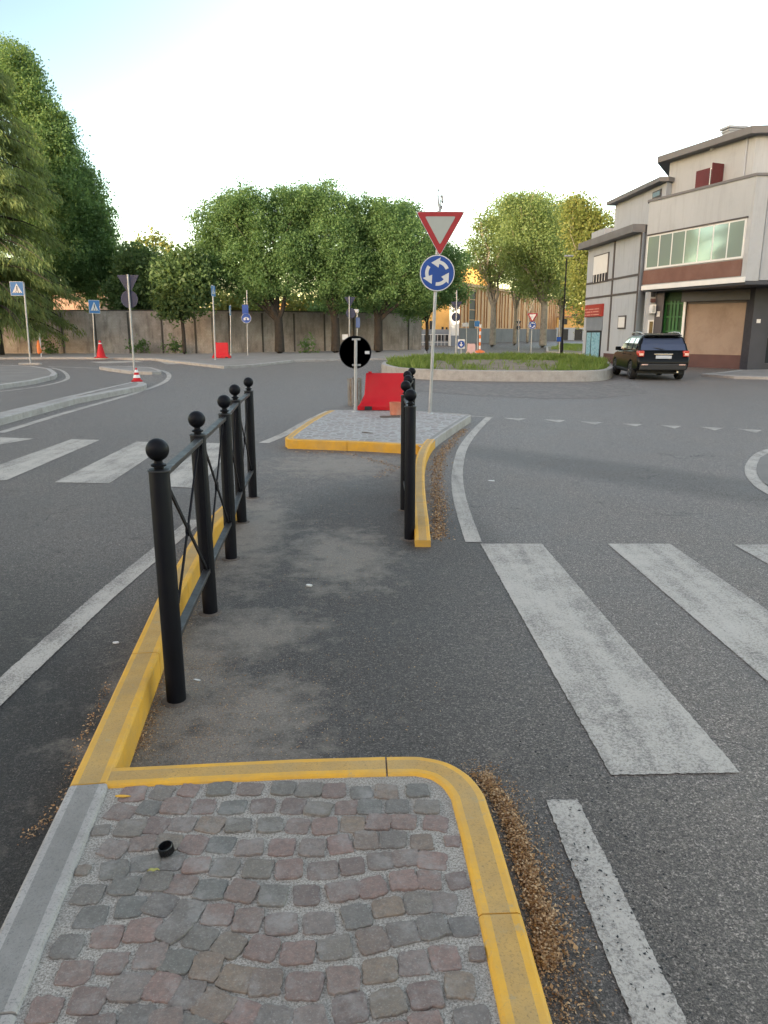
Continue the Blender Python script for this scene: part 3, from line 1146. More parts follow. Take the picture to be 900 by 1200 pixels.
island("traffic_island", [(-60, 503), (0, 490), (90, 466.5), (168, 452.0), (172, 449.5), (168, 447.5), (156, 447), (80, 464), (0, 483), (-60, 499)], KZ, M['pave'], 0.22)
island("splitter_island", [(116, 429.5), (128, 431.5), (152, 434.5), (178, 435.5), (189, 435), (188, 433.5), (178, 430.5), (150, 429), (125, 429)], KZ, M['pave'])
island("left_pavement", [(-200, 464), (0, 451), (40, 445.5), (64, 440), (67, 437), (60, 432), (40, 429), (0, 427.5), (-200, 427)], KZ, M['brownpave'], 0.18)
island("far_pavement", [(-200, 419.5), (100, 418.5), (180, 420), (215, 424), (262, 429), (300, 427), (345, 422), (420, 420), (500, 418.5), (500, 409), (440, 410), (250, 414.2), (-200, 414.2)], 0.12, M['pave'], 0.3)
island("shop_pavement", [(822, 438), (845, 436), (866, 433.3), (1000, 432), (1000, 446), (900, 441.5), (860, 440.5)], 0.10, M['pave'], 0.25)
poly("corner_pavement", [P(*q, 0.008) for q in [(905, 529), (891, 536), (887, 545), (887, 555), (894, 565), (915, 576), (1000, 588), (1000, 525)]], 0.008, M['brownpave'])
for nm, l, mt in [("grass_verge", [(640, 411.5), (672, 413.5), (698, 414), (720, 410), (700, 403.5), (660, 404), (640, 406)], M['ground'])]:
    island(nm, l, 0.1, mt, 0.2)

# ------------------------------------------------------------------ roundabout centre
rb = smooth_line([P(*q) for q in [(447, 437), (458, 441), (480, 444), (540, 446.5), (600, 447.3), (660, 447.5), (700, 446.8), (716, 443.5), (716, 438), (704, 431), (650, 425.5), (580, 424.5), (500, 427), (455, 432), (447, 437)]], 4)[:-1]
n = len(rb)
b = MB()
ctr = sum((p for p in rb), Vector()) / n
H = 0.36
inn = [p + (ctr - p).normalized() * 0.2 for p in rb]
vs = [(p.x, p.y, 0) for p in rb] + [(p.x, p.y, H - .02) for p in rb] + [(*(p.lerp(q, .12)).xy, H) for p, q in zip(rb, inn)] + [(q.x, q.y, H) for q in inn] + [(q.x, q.y, .2) for q in inn]
b.add(vs, [(L * n + i, L * n + (i + 1) % n, (L + 1) * n + (i + 1) % n, (L + 1) * n + i) for L in range(4) for i in range(n)])
rk = tag(b.build("roundabout_kerb", M['kerb'], smooth=30), kind='structure')
b = MB()
b.add([(*(q - (ctr - q).normalized() * .05).xy, 0.3) for q in inn] + [(ctr.x, ctr.y, 0.42)], [(i, (i + 1) % n, n) for i in range(n)])
tag(b.build("roundabout_soil", M['soil'], smooth=60), kind='structure')


def grass_mesh(name, polyg, n, zf, hmin, hmax, mat_, seed, dens=None):
    rng = random.Random(seed)
    xs = [p[0] for p in polyg]
    ys = [p[1] for p in polyg]
    V, T = [], []
    cl = [(rng.uniform(min(xs), max(xs)), rng.uniform(min(ys), max(ys)), rng.uniform(.5, 1.25)) for _ in range(260)]
    c = 0
    while c < n:
        k = rng.choice(cl)
        x, y = rng.gauss(k[0], .28), rng.gauss(k[1], .28)
        if not inside((x, y), polyg):
            c += .2
            continue
        if dens and rng.random() > dens(x, y):
            c += .2
            continue
        z = zf(x, y)
        h = rng.uniform(hmin, hmax) * k[2]
        a = rng.uniform(0, 2 * PI)
        wd = rng.uniform(.008, .02)
        lx, ly = rng.gauss(0, .3) * h, rng.gauss(0, .3) * h
        ca, sa = math.cos(a) * wd, math.sin(a) * wd
        V += [(x - ca, y - sa, z), (x + ca, y + sa, z), (x + ca * .6 + lx * .4, y + sa * .6 + ly * .4, z + h * .6), (x + lx, y + ly, z + h)]
        T.append(min(1, max(0, rng.gauss(.5, .25))))
        c += 1
    return raw_mesh(name, np.array(V), 4, mat_, None, T)


def rdens(x, y):
    px = 450 + x / y * 890
    # a bare strip along the front edge, thicker growth at the back and at the ends
    edge = min((Vector((x, y)) - p.xy).length for p in rb)
    if px < 510 or px > 655:
        return 1.0
    return 1.0 if edge > 4.6 + .7 * math.sin(x * 1.7) or y > 34 else (0.25 if math.sin(x * 2.3 + 1) > .55 else 0.03)


gz = lambda x, y: 0.30
o = grass_mesh("roundabout_grass", [q.xy for q in inn], 26000, gz, .1, .32, M['grass'], 5, rdens)
tag(o, "uneven green grass growing inside the concrete ring of the roundabout", "grass", kind='stuff')
vp = [P(645, 411), P(672, 412.8), P(697, 413), P(715, 410), P(698, 404.3), P(662, 404.8)]
o = grass_mesh("verge_grass", [q.xy for q in vp], 9000, lambda x, y: .1, .1, .3, M['grass'], 6)
tag(o, "mown green verge under the plane trees beyond the roundabout", "grass", kind='stuff')

# ------------------------------------------------------------------ concrete wall along the far side
wp = [Vector((-60, 54.0, 0)), P(-60, 415.0), P(250, 414.8), P(493, 411.3)]
wl = thing("boundary_wall", "long weathered concrete wall with dark joints behind the row of trees", "wall", (wp[1].x, wp[1].y, 0))
b, j = MB(), MB()
cp = MB()
for a, c in ((wp[0], wp[1]), (wp[1], wp[2]), (wp[2], wp[3])):
    a, c = a - wp[1], c - wp[1]
    d = (c - a)
    L = d.length
    ang = math.atan2(d.y, d.x)
    mid = (a + c) / 2
    b.box((mid.x, mid.y, 1.55), (L, .2, 3.1), ang)
    cp.box((mid.x, mid.y, 3.14), (L, .28, .08), ang)
    n = round(L / 2.6)
    for k in range(n):
        q = a.lerp(c, (k + .5) / n)
        j.box((q.x, q.y - .04, 1.5), (.12, .24, 3.0), ang)
b.build("wall_panels", M['wall'], wl)
cp.build("coping", M['wallpost'], wl)
j.build("joint_post", M['wallpost'], wl)

# ------------------------------------------------------------------ trees
def leaf_cloud(centres, sig, per, size, rng, flat=1.0, tint_mu=None):
    """centres (n,3); returns quads"""
    n = len(centres)
    c = np.repeat(centres, per, axis=0)
    off = rng.normal(0, 1, (n * per, 3)) * sig
    off[:, 2] *= flat
    pos = c + off
    N = len(pos)
    a = rng.normal(0, 1, (N, 3))
    a /= np.linalg.norm(a, axis=1, keepdims=True)
    b_ = rng.normal(0, 1, (N, 3))
    b_ -= a * (a * b_).sum(1, keepdims=True)
    b_ /= np.linalg.norm(b_, axis=1, keepdims=True)
    s = size * rng.uniform(.45, 1.75, (N, 1)) ** 1.1
    V = np.stack([pos - a * s, pos + b_ * s * .55, pos + a * s, pos - b_ * s * .55], axis=1).reshape(-1, 3)
    cm = rng.uniform(.2, .8, n) if tint_mu is None else tint_mu
    T = np.clip(np.repeat(cm, per) + rng.normal(0, .16, N), 0, 1)
    return V, T


def crown_points(lobes, dens, rng, shell=0.34):
    out = []
    for (cx, cy, cz, rx, ry, rz) in lobes:
        n = max(6, int(dens * (rx * ry * rz) ** (2 / 3) * 4))
        d = rng.normal(0, 1, (n, 3))
        d /= np.linalg.norm(d, axis=1, keepdims=True)
        r = rng.uniform(0, 1, (n, 1)) ** shell
        r *= 1 + 0.16 * np.sin(d[:, :1] * 5 + cx * 3) * np.cos(d[:, 2:3] * 6 + cz) + rng.normal(0, .05, (n, 1))
        out.append(d * r * np.array([rx, ry, rz]) + np.array([cx, cy, cz]))
    return np.concatenate(out)


def limb(b, p0, p1, r0, r1, rng, sag=0.0, n=5, m=0):
    p0, p1 = Vector(p0), Vector(p1)
    pts, rs = [], []
    L = (p1 - p0).length
    for i in range(n + 1):
        t = i / n
        q = p0.lerp(p1, t) + Vector((rng.normal(0, .03) * L, rng.normal(0, .03) * L, rng.normal(0, .015) * L)) * (1 if 0 < i < n else 0)
        q.z += math.sin(t * PI) * sag * L
        pts.append(q)
        rs.append(r0 + (r1 - r0) * t)
    b.tube(pts, rs, 7, m)
    return pts


def broad_tree(name, label, cat, px, Y, lobes_px, leafmat, bark, seed, fork=2.2, tr=0.35, dens=26, per=16, leaf=.16, sig=.38, group=None, base_px=None, z0=0.0, depth=1.0, twigs=3, trunk=True, lean=0):
    X = (px - 450) / 890 * Y
    t = thing(name, label, cat, (X, Y, z0), 0, group)
    rng = np.random.default_rng(seed)
    lobes = []
    for (lx, ly, rxp, ryp) in lobes_px:
        q = at(lx, ly, Y)
        rx, rz = rxp / 890 * Y, ryp / 890 * Y
        lobes.append((q.x - X, rng.uniform(-.35, .35) * rx * depth, q.z - z0, rx, rx * depth, rz))
    if trunk:
        b = MB()
        f = Vector((lean, 0, fork))
        b.tube([(0, 0, -.1), (0.02, 0, .25), (lean * .5 + .03, 0, fork * .6), f], [tr * 1.45, tr * 1.08, tr * .92, tr * .86], 10)
        for (cx, cy, cz, rx, ry, rz) in lobes:
            tip = Vector((cx, cy, cz + rz * .2))
            pts = limb(b, f - Vector((0, 0, .25)), tip, tr * .55, tr * .13, rng, 0.06)
            for _ in range(twigs):
                k = pts[rng.integers(2, 5)]
                e = Vector((cx + rng.uniform(-.8, .8) * rx, cy + rng.uniform(-.8, .8) * ry, cz + rng.uniform(-.3, .95) * rz))
                limb(b, k, e, tr * .2, tr * .04, rng, 0.04, 4)
        b.build("trunk", bark, t, smooth=50)
    C = crown_points(lobes, dens, rng)
    V, T = leaf_cloud(C, sig, per, leaf, rng, .8)
    raw_mesh("crown", V, 4, leafmat, t, T)
    return t


# cedar at the far left: drooping tiers
def cedar(px, Y, top_px, seed):
    base = at(px, 414, Y)
    X = base.x
    t = thing("cedar_tree", "tall drooping cedar towering over the wall at the left edge", "tree", (X, Y, 0))
    rng = np.random.default_rng(seed)
    Ht = at(px, top_px, Y).z
    b = MB()
    b.tube([(0, 0, -.1), (0, 0, 3), (0.1, 0, Ht * .5), (0, 0, Ht)], [.5, .42, .28, .03], 10)
    cent = []
    z = 2.6
    while z < Ht - .3:
        f = (z / Ht)
        Rr = 5.6 * (1 - f) ** .5 * (1.0 if f > .2 else .75 + f) + .5
        for k in range(7 if f < .8 else 5):
            a = rng.uniform(0, 2 * PI)
            L = Rr * rng.uniform(.72, 1.12)
            d = Vector((math.cos(a), math.sin(a), 0))
            pts = []
            for i in range(7):
                s = i / 6
                pts.append(Vector((0, 0, z)) + d * L * s + Vector((0, 0, L * (.16 * s - .42 * s * s))))
            b.tube(pts, [.09 * (1 - f * .5) * (1 - .85 * i / 6) + .008 for i in range(7)], 5)
            side = Vector((-d.y, d.x, 0))
            for s in np.linspace(.2, 1.0, 9):
                q = Vector((0, 0, z)) + d * L * s + Vector((0, 0, L * (.16 * s - .42 * s * s)))
                for _ in range(4):
                    w_ = side * rng.normal(0, .32 * L * .35 * (1.1 - s * .5))
                    cent.append(tuple(q + w_ - Vector((0, 0, abs(rng.normal(0, .12)) + w_.length * .25))))
        z += rng.uniform(.42, .6)
    b.build("trunk", M['bark'], t, smooth=50)
    C = np.array(cent)
    n = len(C)
    per = 11
    rng2 = np.random.default_rng(seed + 1)
    c = np.repeat(C, per, axis=0)
    N = len(c)
    p0 = c + rng2.normal(0, 1, (N, 3)) * [.22, .22, .1]
    out = c[:, :2] / (np.linalg.norm(c[:, :2], axis=1, keepdims=True) + 1e-6)
    L = rng2.uniform(.22, .6, (N, 1))
    dr = np.concatenate([out * .35 + rng2.normal(0, .3, (N, 2)), -np.ones((N, 1)) * rng2.uniform(.5, 1.2, (N, 1))], axis=1)
    dr /= np.linalg.norm(dr, axis=1, keepdims=True)
    sd_ = np.cross(dr, rng2.normal(0, 1, (N, 3)))
    sd_ /= np.linalg.norm(sd_, axis=1, keepdims=True)
    wd = .032
    V = np.stack([p0, p0 + dr * L * .5 + sd_ * wd, p0 + dr * L, p0 + dr * L * .5 - sd_ * wd], axis=1).reshape(-1, 3)
    cm = rng2.uniform(.15, .7, n)
    T = np.clip(np.repeat(cm, per) + rng2.normal(0, .15, N), 0, 1)
    raw_mesh("crown", V, 4, M['leafcedar'], t, T)
    return t


cedar(-4, 50.0, 16, 3)
GW = "trees behind the concrete wall"
broad_tree("broadleaf_tree", "tall green tree rising directly right of the cedar, yellowish at its top", "tree", 60, 60, [(26, 118, 32, 36), (50, 180, 36, 42), (48, 250, 44, 45), (74, 235, 32, 44), (75, 300, 38, 36), (14, 78, 26, 26), (62, 150, 20, 22), (40, 330, 35, 25)], M['leafmid'], M['bark'], 21, fork=5, tr=.4, dens=10, per=95, leaf=.075, sig=.34, group=GW)
broad_tree("broadleaf_tree", "second tall green tree right of the cedar with a rounded shoulder", "tree", 112, 62, [(92, 208, 22, 26), (106, 245, 26, 30), (116, 288, 24, 28), (95, 290, 30, 36), (104, 325, 30, 25), (132, 318, 16, 20)], M['leafmid'], M['bark'], 22, fork=5, tr=.35, dens=10, per=95, leaf=.075, sig=.34, group=GW)
broad_tree("broadleaf_tree", "low dark bushy tree over the wall left of the first trunk row tree", "tree", 165, 59, [(160, 315, 24, 25), (178, 345, 24, 24), (150, 350, 22, 20), (195, 330, 22, 26)], M['leafdark'], M['bark'], 23, fork=3, tr=.25, dens=32, per=22, leaf=.11, group=GW)
broad_tree("broadleaf_tree", "dark tree whose foliage hangs over the wall behind the tall blank sign pole", "tree", 215, 52, [(205, 325, 20, 22), (228, 340, 20, 24), (205, 358, 18, 14), (222, 308, 14, 14)], M['leafdark'], M['bark'], 24, fork=2.4, tr=.13, dens=32, per=22, leaf=.11, group=GW)
broad_tree("sparse_tree", "thin yellowish sunlit treetop behind the low dark trees", "tree", 180, 95, [(165, 292, 12, 12), (184, 285, 10, 16), (198, 292, 10, 10), (175, 320, 30, 20)], M['leafyel'], M['bark'], 25, fork=6, tr=.2, dens=7, per=10, sig=.45, group=GW)
GR = "row of trees in front of the concrete wall"
row = [
    (327, 54.0, "first of the row trees, wide dark green crown nearest the tall left poles", [(262, 262, 34, 30), (290, 245, 30, 24), (318, 285, 40, 34), (275, 305, 34, 32), (322, 325, 30, 26), (248, 318, 20, 22), (345, 300, 18, 26), (296, 338, 22, 18), (240, 285, 12, 16)]),
    (393, 55.5, "middle row tree with a high domed crown beside the black disc sign", [(340, 245, 30, 27), (378, 245, 32, 27), (385, 285, 38, 36), (370, 320, 28, 26), (410, 315, 28, 28), (395, 345, 24, 18), (350, 232, 16, 14)]),
    (443, 57.0, "third row tree standing left of the give way sign, foliage reaching low", [(425, 262, 30, 28), (455, 265, 34, 30), (440, 305, 38, 34), (475, 300, 34, 34), (470, 335, 30, 24), (430, 345, 26, 18), (495, 345, 20, 20)]),
    (500, 60.5, "last green row tree, its crown filling the gap behind the give way sign", [(500, 300, 26, 24), (525, 310, 24, 26), (505, 340, 26, 22), (530, 340, 16, 18), (485, 360, 18, 14), (478, 258, 22, 20)]),
]
for i, (px, Y, lab, lobes) in enumerate(row):
    broad_tree("row_tree", lab, "tree", px, Y, lobes, M['leafmid'], M['bark'], 31 + i, fork=2.6, tr=.34 if i < 3 else .15, dens=10, per=105, leaf=.062, sig=.30, group=GR)
broad_tree("broadleaf_tree", "pale green bushy tree seen over the wall between two dark trunks", "tree", 290, 75, [(270, 360, 26, 20), (300, 355, 26, 20), (360, 362, 30, 18), (395, 368, 26, 18)], M['leafyel'], M['bark'], 36, fork=2, tr=.2, dens=9, group=GW)
broad_tree("broadleaf_tree", "bushy tree top over the wall right of the orange building", "tree", 375, 72, [(378, 368, 12, 12), (410, 372, 20, 14), (450, 365, 26, 18), (480, 375, 18, 12)], M['leafmid'], M['bark'], 37, fork=2, tr=.2, dens=11, group=GW)

GP = "plane trees beyond the roundabout"
planes = [
    (577, 82, "pale-trunked plane tree standing in front of the orange-lit shed, thin crown", [(570, 285, 20, 26), (590, 262, 24, 28), (556, 300, 14, 20), (598, 295, 20, 24), (575, 322, 20, 14), (562, 262, 10, 14)], 9, .34),
    (603, 92, "slender plane tree between the shed and the small give way sign", [(600, 262, 26, 28), (618, 250, 24, 22), (612, 290, 24, 24), (600, 322, 20, 16), (618, 335, 14, 12)], 11, .24),
    (636, 78, "thick pale plane tree trunk with the highest bushy crown beside the lamp post", [(608, 250, 24, 22), (634, 254, 28, 28), (626, 290, 32, 28), (655, 290, 26, 32), (600, 290, 18, 26), (645, 325, 26, 22), (622, 335, 16, 16), (604, 238, 12, 10)], 13, .36),
    (656, 88, "plane tree with a dark narrow trunk next to the black lamp post", [(655, 262, 26, 24), (672, 262, 20, 26), (664, 300, 24, 30), (650, 330, 22, 20), (670, 345, 14, 22)], 13, .26),
    (686, 66, "yellow-lit plane tree crown right beside the pale two-storey building", [(678, 256, 20, 18), (690, 280, 20, 26), (702, 262, 12, 12), (684, 322, 20, 32), (690, 360, 14, 22), (674, 240, 10, 8)], 18, .18),
    (618, 110, "distant slim plane tree between thicker trunks", [(600, 305, 16, 18), (622, 310, 18, 22), (640, 305, 20, 20)], 8, .2),
    (585, 125, "farthest thin plane tree before the ribbed shed wall", [(575, 305, 14, 14), (595, 308, 16, 16)], 6, .2),
]
for i, (px, Y, lab, lobes, dn, tr) in enumerate(planes):
    broad_tree("plane_tree", lab, "tree", px, Y, lobes, M['leafplane'] if i != 4 else M['leafyel'], M['planebark'], 51 + i, fork=4.2 if i != 4 else 3, tr=tr, dens=dn * .5, per=55, leaf=.085, sig=.5, group=GP, twigs=7)

# low dark hedge and trees far away
rng = np.random.default_rng(90)
cs = np.stack([rng.uniform(-140, 140, 2600), rng.uniform(185, 215, 2600), np.abs(rng.normal(0, 3.4, 2600)) + .5], axis=1)
V, T = leaf_cloud(cs, 1.2, 9, .6, rng, .8)
tag(raw_mesh("distant_treeline", V, 4, M['leafmid'], None, T), "distant line of green trees on the horizon", "trees", kind='stuff')

# ------------------------------------------------------------------ black railings with ball tops
POST_H = 1.10


def post_mesh():
    b = MB()
    b.lathe([(0.0425, -0.03), (0.0425, 1.045), (0.0405, 1.05), (0.0405, 1.053)], 24)
    b.lathe([(0.02, 1.05), (0.02, 1.062), (0.031, 1.066), (0.031, 1.073), (0.018, 1.079), (0.0165, 1.088), (0.024, 1.094)], 20)
    return b


def ball_mesh():
    b = MB()
    prof = [(0.047 * math.sin(a), 1.133 - 0.047 * math.cos(a)) for a in np.linspace(0.12, PI - 0.02, 16)]
    b.lathe(prof, 24)
    return b


def railing(label, pts, group):
    pts = [Vector(p) for p in pts]
    root = thing("ball_top_railing", label, "railing", pts[0], 0, group)
    first = None
    for p in pts:
        q = p - pts[0]
        if first is None:
            first = post_mesh().build("post", M['black'], root, smooth=35)
            f = MB().lathe([(0.0465, 1.045), (0.0465, 1.049), (0.043, 1.052)], 24).build("collar", M['blackrail'], first, smooth=30)
            bl = ball_mesh().build("ball_finial", M['black'], first, smooth=60)
            pf = MB()
            pf.lathe([(0.070, 0.0), (0.066, 0.004), (0.045, 0.007)], 11)
            pf.build("foot_plate", M['twig'], first, smooth=30)
            o = first
        else:
            o = dup(first, root)
        o.location = q
        o.rotation_euler = (random.gauss(0, .006), random.gauss(0, .006), random.uniform(0, 6))
    for a, c in zip(pts[:-1], pts[1:]):
        a, c = a - pts[0], c - pts[0]
        d = c - a
        L = d.length
        ang = math.atan2(d.y, d.x)
        u = d.normalized()
        m = (a + c) / 2
        w_ = L - 0.07
        o = MB().box((0, 0, 0), (w_, .04, .025)).build("top_rail", M['blackrail'], root, bevel=.003)
        o.location = (m.x, m.y, 1.02)
        o.rotation_euler = (0, 0, ang)
        o = MB().box((0, 0, 0), (w_, .04, .025)).build("bottom_rail", M['blackrail'], root, bevel=.003)
        o.location = (m.x, m.y, .27)
        o.rotation_euler = (0, 0, ang)
        x = MB()
        hx, hz = w_ / 2 - .012, (1.0075 - .2825) / 2
        for s in (-1, 1):
            an = math.atan2(hz, hx) * s
            x.box((0, s * 0.0022, 0), (2 * math.hypot(hx, hz), .008 if s > 0 else .0079, .022), rot=Matrix.Rotation(-an, 3, 'Y'))
        x.lathe([(0.0, -.0085), (0.03, -.0085), (0.03, .0085), (0.0, .0085)], 14, axis='Y')
        for s in (-1, 1):
            x.box((s * (w_ / 2 - .008), 0, 0), (.014, .03, 2 * hz))
        o = x.build("cross_brace", M['black'], root)
        o.location = (m.x, m.y, .645)
        o.rotation_euler = (0, 0, ang)
    return root


def line_pts(a, c, fr):
    return [a.lerp(c, f) for f in fr]


random.seed(2)
a, c = P(207, 821), P(296.4, 583)
i2, i3, i4 = P(246.7, 718), P(271, 654.7), P(283.6, 612)
L = (c - a).length
railing("black cross-braced railing on the left of the walkway beside the yellow kerb", [a, i2, i3, i4, c], "black ball-topped railings")
a = P(480, 632)
railing("black railing seen end on at the right edge of the walkway", [a, P(474.5, 597.5), P(476.5, 574), P(477.5, 556), P(482, 543)], "black ball-topped railings")


# ------------------------------------------------------------------ road signs
def tri(cx, cz, s, up=False):
    """triangle, side s, in x,z with a small corner rounding"""
    h = s * math.sqrt(3) / 2
    k = 1 if up else -1
    P3 = [Vector((cx - s / 2, cz - k * h / 3)), Vector((cx + s / 2, cz - k * h / 3)), Vector((cx, cz + k * h * 2 / 3))]
    out = []
    for i in range(3):
        p, a_, b_ = P3[i], P3[i - 1], P3[(i + 1) % 3]
        r = s * .045
        out.append(p + (a_ - p).normalized() * r * 1.3)
        out.append(p + ((a_ - p).normalized() + (b_ - p).normalized()).normalized() * r * .45)
        out.append(p + (b_ - p).normalized() * r * 1.3)
    if k > 0:
        pass
    return [(p.x, p.y) for p in out]


def disc(cx, cz, r, n=40):
    return [(cx + r * math.cos(2 * PI * k / n), cz + r * math.sin(2 * PI * k / n)) for k in range(n)]


def rect(cx, cz, w_, h_):
    return [(cx - w_ / 2, cz - h_ / 2), (cx + w_ / 2, cz - h_ / 2), (cx + w_ / 2, cz + h_ / 2), (cx - w_ / 2, cz + h_ / 2)]


def layers(parent, name, specs, y, face=-1):
    """stack of flat shapes proud of one another; face -1 looks at the camera side"""
    mats, b = [], MB()
    for i, (pts, mt) in enumerate(specs):
        if mt not in mats:
            mats.append(mt)
        y0 = y + face * (0.0025 * i)
        y1 = y + face * (0.0025 * (i + 1))
        b.poly_y(pts, min(y0, y1), max(y0, y1), mats.index(mt))
    return b.build(name, mats if len(mats) > 1 else mats[0], parent)


def give_way_plate(parent, cx, cz, s, y, face=-1, white=None):
    pl = layers(parent, "give_way_plate", [(tri(cx, cz, s), M['signback']), (tri(cx, cz, s * .985), M['signgrey']), (tri(cx, cz, s * .955), M['signred'])], y, face)
    layers(pl, "white_centre", [(tri(cx, cz + s * .012, s * .62), white or M['signgreyd'])], y + face * .0076, face)
    return pl


def round_plate(parent, cx, cz, r, y, face=-1, arrows=True, symbol=None):
    pl = layers(parent, "round_plate", [(disc(cx, cz, r), M['signback']), (disc(cx, cz, r * .985), M['signgrey']), (disc(cx, cz, r * .93), M['signblue'])], y, face)
    if arrows:
        b = MB()
        for k in range(3):
            o = k * 2 * PI / 3
            # curved shaft
            a0, a1 = R(22) + o, R(78) + o
            ri, ro_ = r * .50, r * .69
            m = 8
            L1 = [(cx + ro_ * math.cos(a0 + (a1 - a0) * i / m), cz + ro_ * math.sin(a0 + (a1 - a0) * i / m)) for i in range(m + 1)]
            L2 = [(cx + ri * math.cos(a0 + (a1 - a0) * i / m), cz + ri * math.sin(a0 + (a1 - a0) * i / m)) for i in range(m + 1)]
            for i in range(m):
                b.poly_y([L1[i], L1[i + 1], L2[i + 1], L2[i]], y + face * .0076, y + face * .0106)
            hb = a1
            b.poly_y([(cx + r * .86 * math.cos(hb), cz + r * .86 * math.sin(hb)), (cx + r * .66 * math.cos(hb + R(44)), cz + r * .66 * math.sin(hb + R(44))), (cx + r * .30 * math.cos(hb), cz + r * .30 * math.sin(hb))], y + face * .0076, y + face * .0107)
        b.build("arrow_symbol", M['signgrey'], pl)
    elif symbol == 'arrow':
        b = MB()
        b.poly_y([(cx - r * .12, cz + r * .55), (cx + r * .12, cz + r * .55), (cx + r * .12, cz - r * .05), (cx - r * .12, cz - r * .05)], y + face * .0076, y + face * .0106)
        b.poly_y([(cx - r * .5, cz - r * .05), (cx + r * .5, cz - r * .05), (cx, cz - r * .65)], y + face * .0076, y + face * .0107)
        b.build("arrow_symbol", M['signgrey'], pl)
    elif symbol == 'bike':
        b = MB()
        for s in (-1, 1):
            b.poly_y(disc(cx + s * r * .34, cz - r * .15, r * .24, 16), y + face * .0076, y + face * .0106)
        b.poly_y(rect(cx, cz + r * .15, r * .6, r * .14), y + face * .0076, y + face * .0105)
        b.build("bicycle_symbol", M['signgrey'], pl)
    return pl


def crossing_plate(parent, cx, cz, s, y, face=-1, border=True):
    pl = layers(parent, "crossing_plate", [(rect(cx, cz, s, s), M['signgrey']), (rect(cx, cz, s * .95, s * .95), M['signblue2'])], y, face)
    layers(pl, "white_triangle", [([(cx - s * .36, cz - s * .30), (cx + s * .36, cz - s * .30), (cx, cz + s * .36)], M['signgrey'])], y + face * .0052, face)
    b = MB()
    yy0, yy1 = y + face * .0078, y + face * .0100
    b.poly_y(disc(cx + s * .01, cz + s * .14, s * .045, 10), yy0, yy1)
    b.poly_y([(cx - s * .04, cz + s * .09), (cx + s * .05, cz + s * .09), (cx + s * .04, cz - s * .06), (cx - s * .03, cz - s * .06)], yy0, yy1)
    b.poly_y([(cx - s * .03, cz - s * .06), (cx + s * .0, cz - s * .06), (cx - s * .09, cz - s * .24), (cx - s * .14, cz - s * .24)], yy0, yy1)
    b.poly_y([(cx + s * .005, cz - s * .06), (cx + s * .04, cz - s * .06), (cx + s * .12, cz - s * .24), (cx + s * .07, cz - s * .24)], yy0, yy1)
    for k in range(4):
        b.poly_y(rect(cx - s * .24 + k * s * .16, cz - s * .275, s * .08, s * .035), yy0 + face * .0004, yy1 + face * .0004)
    b.build("walking_figure", M['signback'], pl)
    return pl


def pole_part(root, top, r=0.03, z0=-.02, capm=None):
    b = MB()
    b.tube([(0, 0, z0), tuple(Vector(top) * .5), tuple(top)], r, 12)
    b.lathe([(r * 2.2, 0.0), (r * 2.1, .012), (r * 1.1, .02)], 12)
    return b.build("pole", M['galv'], root, smooth=40)


def brackets(root, x, z, w_, y, mt=None):
    b = MB()
    b.box((x, y, z), (w_, .012, .035))
    b.box((x, y + .03, z), (.085, .05, .03))
    return b.build("bracket", mt or M['galv'], root)


GS = "road signs on slim metal poles"


def sign_root(name, label, px, py, z=0.0, Y=None, group=GS):
    q = P(px, py, z) if Y is None else at(px, py, Y)
    if Y is not None:
        q.z = z
    return thing(name, label, "sign", q, 0, group), q


def loc(root_q, px, py):
    q = at(px, py, root_q.y)
    return q - root_q


# 1 the near give way + roundabout sign
r1, q1 = sign_root("give_way_sign", "red-bordered give way triangle above a blue roundabout disc on the far cobbled island", 503.6, 484.8, KZ - .004)
top = loc(q1, 514.5, 247)
pole_part(r1, top, .03)
sc = q1.y / 890
tc = loc(q1, 515.6, 266.0)
give_way_plate(r1, tc.x, tc.z, 54 * q1.y / 862, -.05)
brackets(r1, tc.x, tc.z + .12, .3, -.035)
dc = loc(q1, 512.2, 320.3)
round_plate(r1, dc.x, dc.z, 19.6 * q1.y / 862, -.05)
brackets(r1, dc.x, dc.z + .12, .26, -.035)
brackets(r1, dc.x, dc.z - .14, .26, -.035)
b = MB()
tp = loc(q1, 515.5, 247)
b.tube([tp, loc(q1, 513.8, 238), loc(q1, 513.2, 229), loc(q1, 514.0, 223), loc(q1, 514.8, 218)], [.02, .018, .017, .014, .01], 8)
b.tube([tp + Vector((0, .01, 0)), loc(q1, 517.6, 243), loc(q1, 518.6, 236), loc(q1, 518.4, 229), loc(q1, 516.6, 229), loc(q1, 516.0, 236), loc(q1, 516.3, 244)], [.018, .022, .024, .02, .016, .012, .01], 8)
b.build("bent_metal_strap", M['galv'], r1, smooth=50)

# 2 disc seen from behind
r2, q2 = sign_root("round_sign", "round sign seen from behind, black back with a white sticker, low on a grey pole", 416.3, 482.6, KZ - .004)
top = loc(q2, 417.0, 397.5)
pole_part(r2, top, .031)
dc = loc(q2, 416.2, 412.8)
rr = 18.7 * q2.y / 873
pl = layers(r2, "round_plate", [(disc(dc.x, dc.z, rr), M['signback']), (disc(dc.x, dc.z, rr * .97), M['signblue'])], .045, 1)
b = MB()
b.lathe([(rr, -.004), (rr, .012), (rr * .965, .012), (rr * .965, -.004)], 40, (dc.x, .04, dc.z), axis='Y')
b.build("rim", M['signback'], pl, smooth=30)
for dz in (.235, -.235):
    brackets(r2, dc.x + .02, dc.z + dz, .16, .032)
st = loc(q2, 430.3, 413.2)
layers(pl, "sticker", [(rect(st.x, st.z, .085, .055), M['signgrey'])], .035, -1)

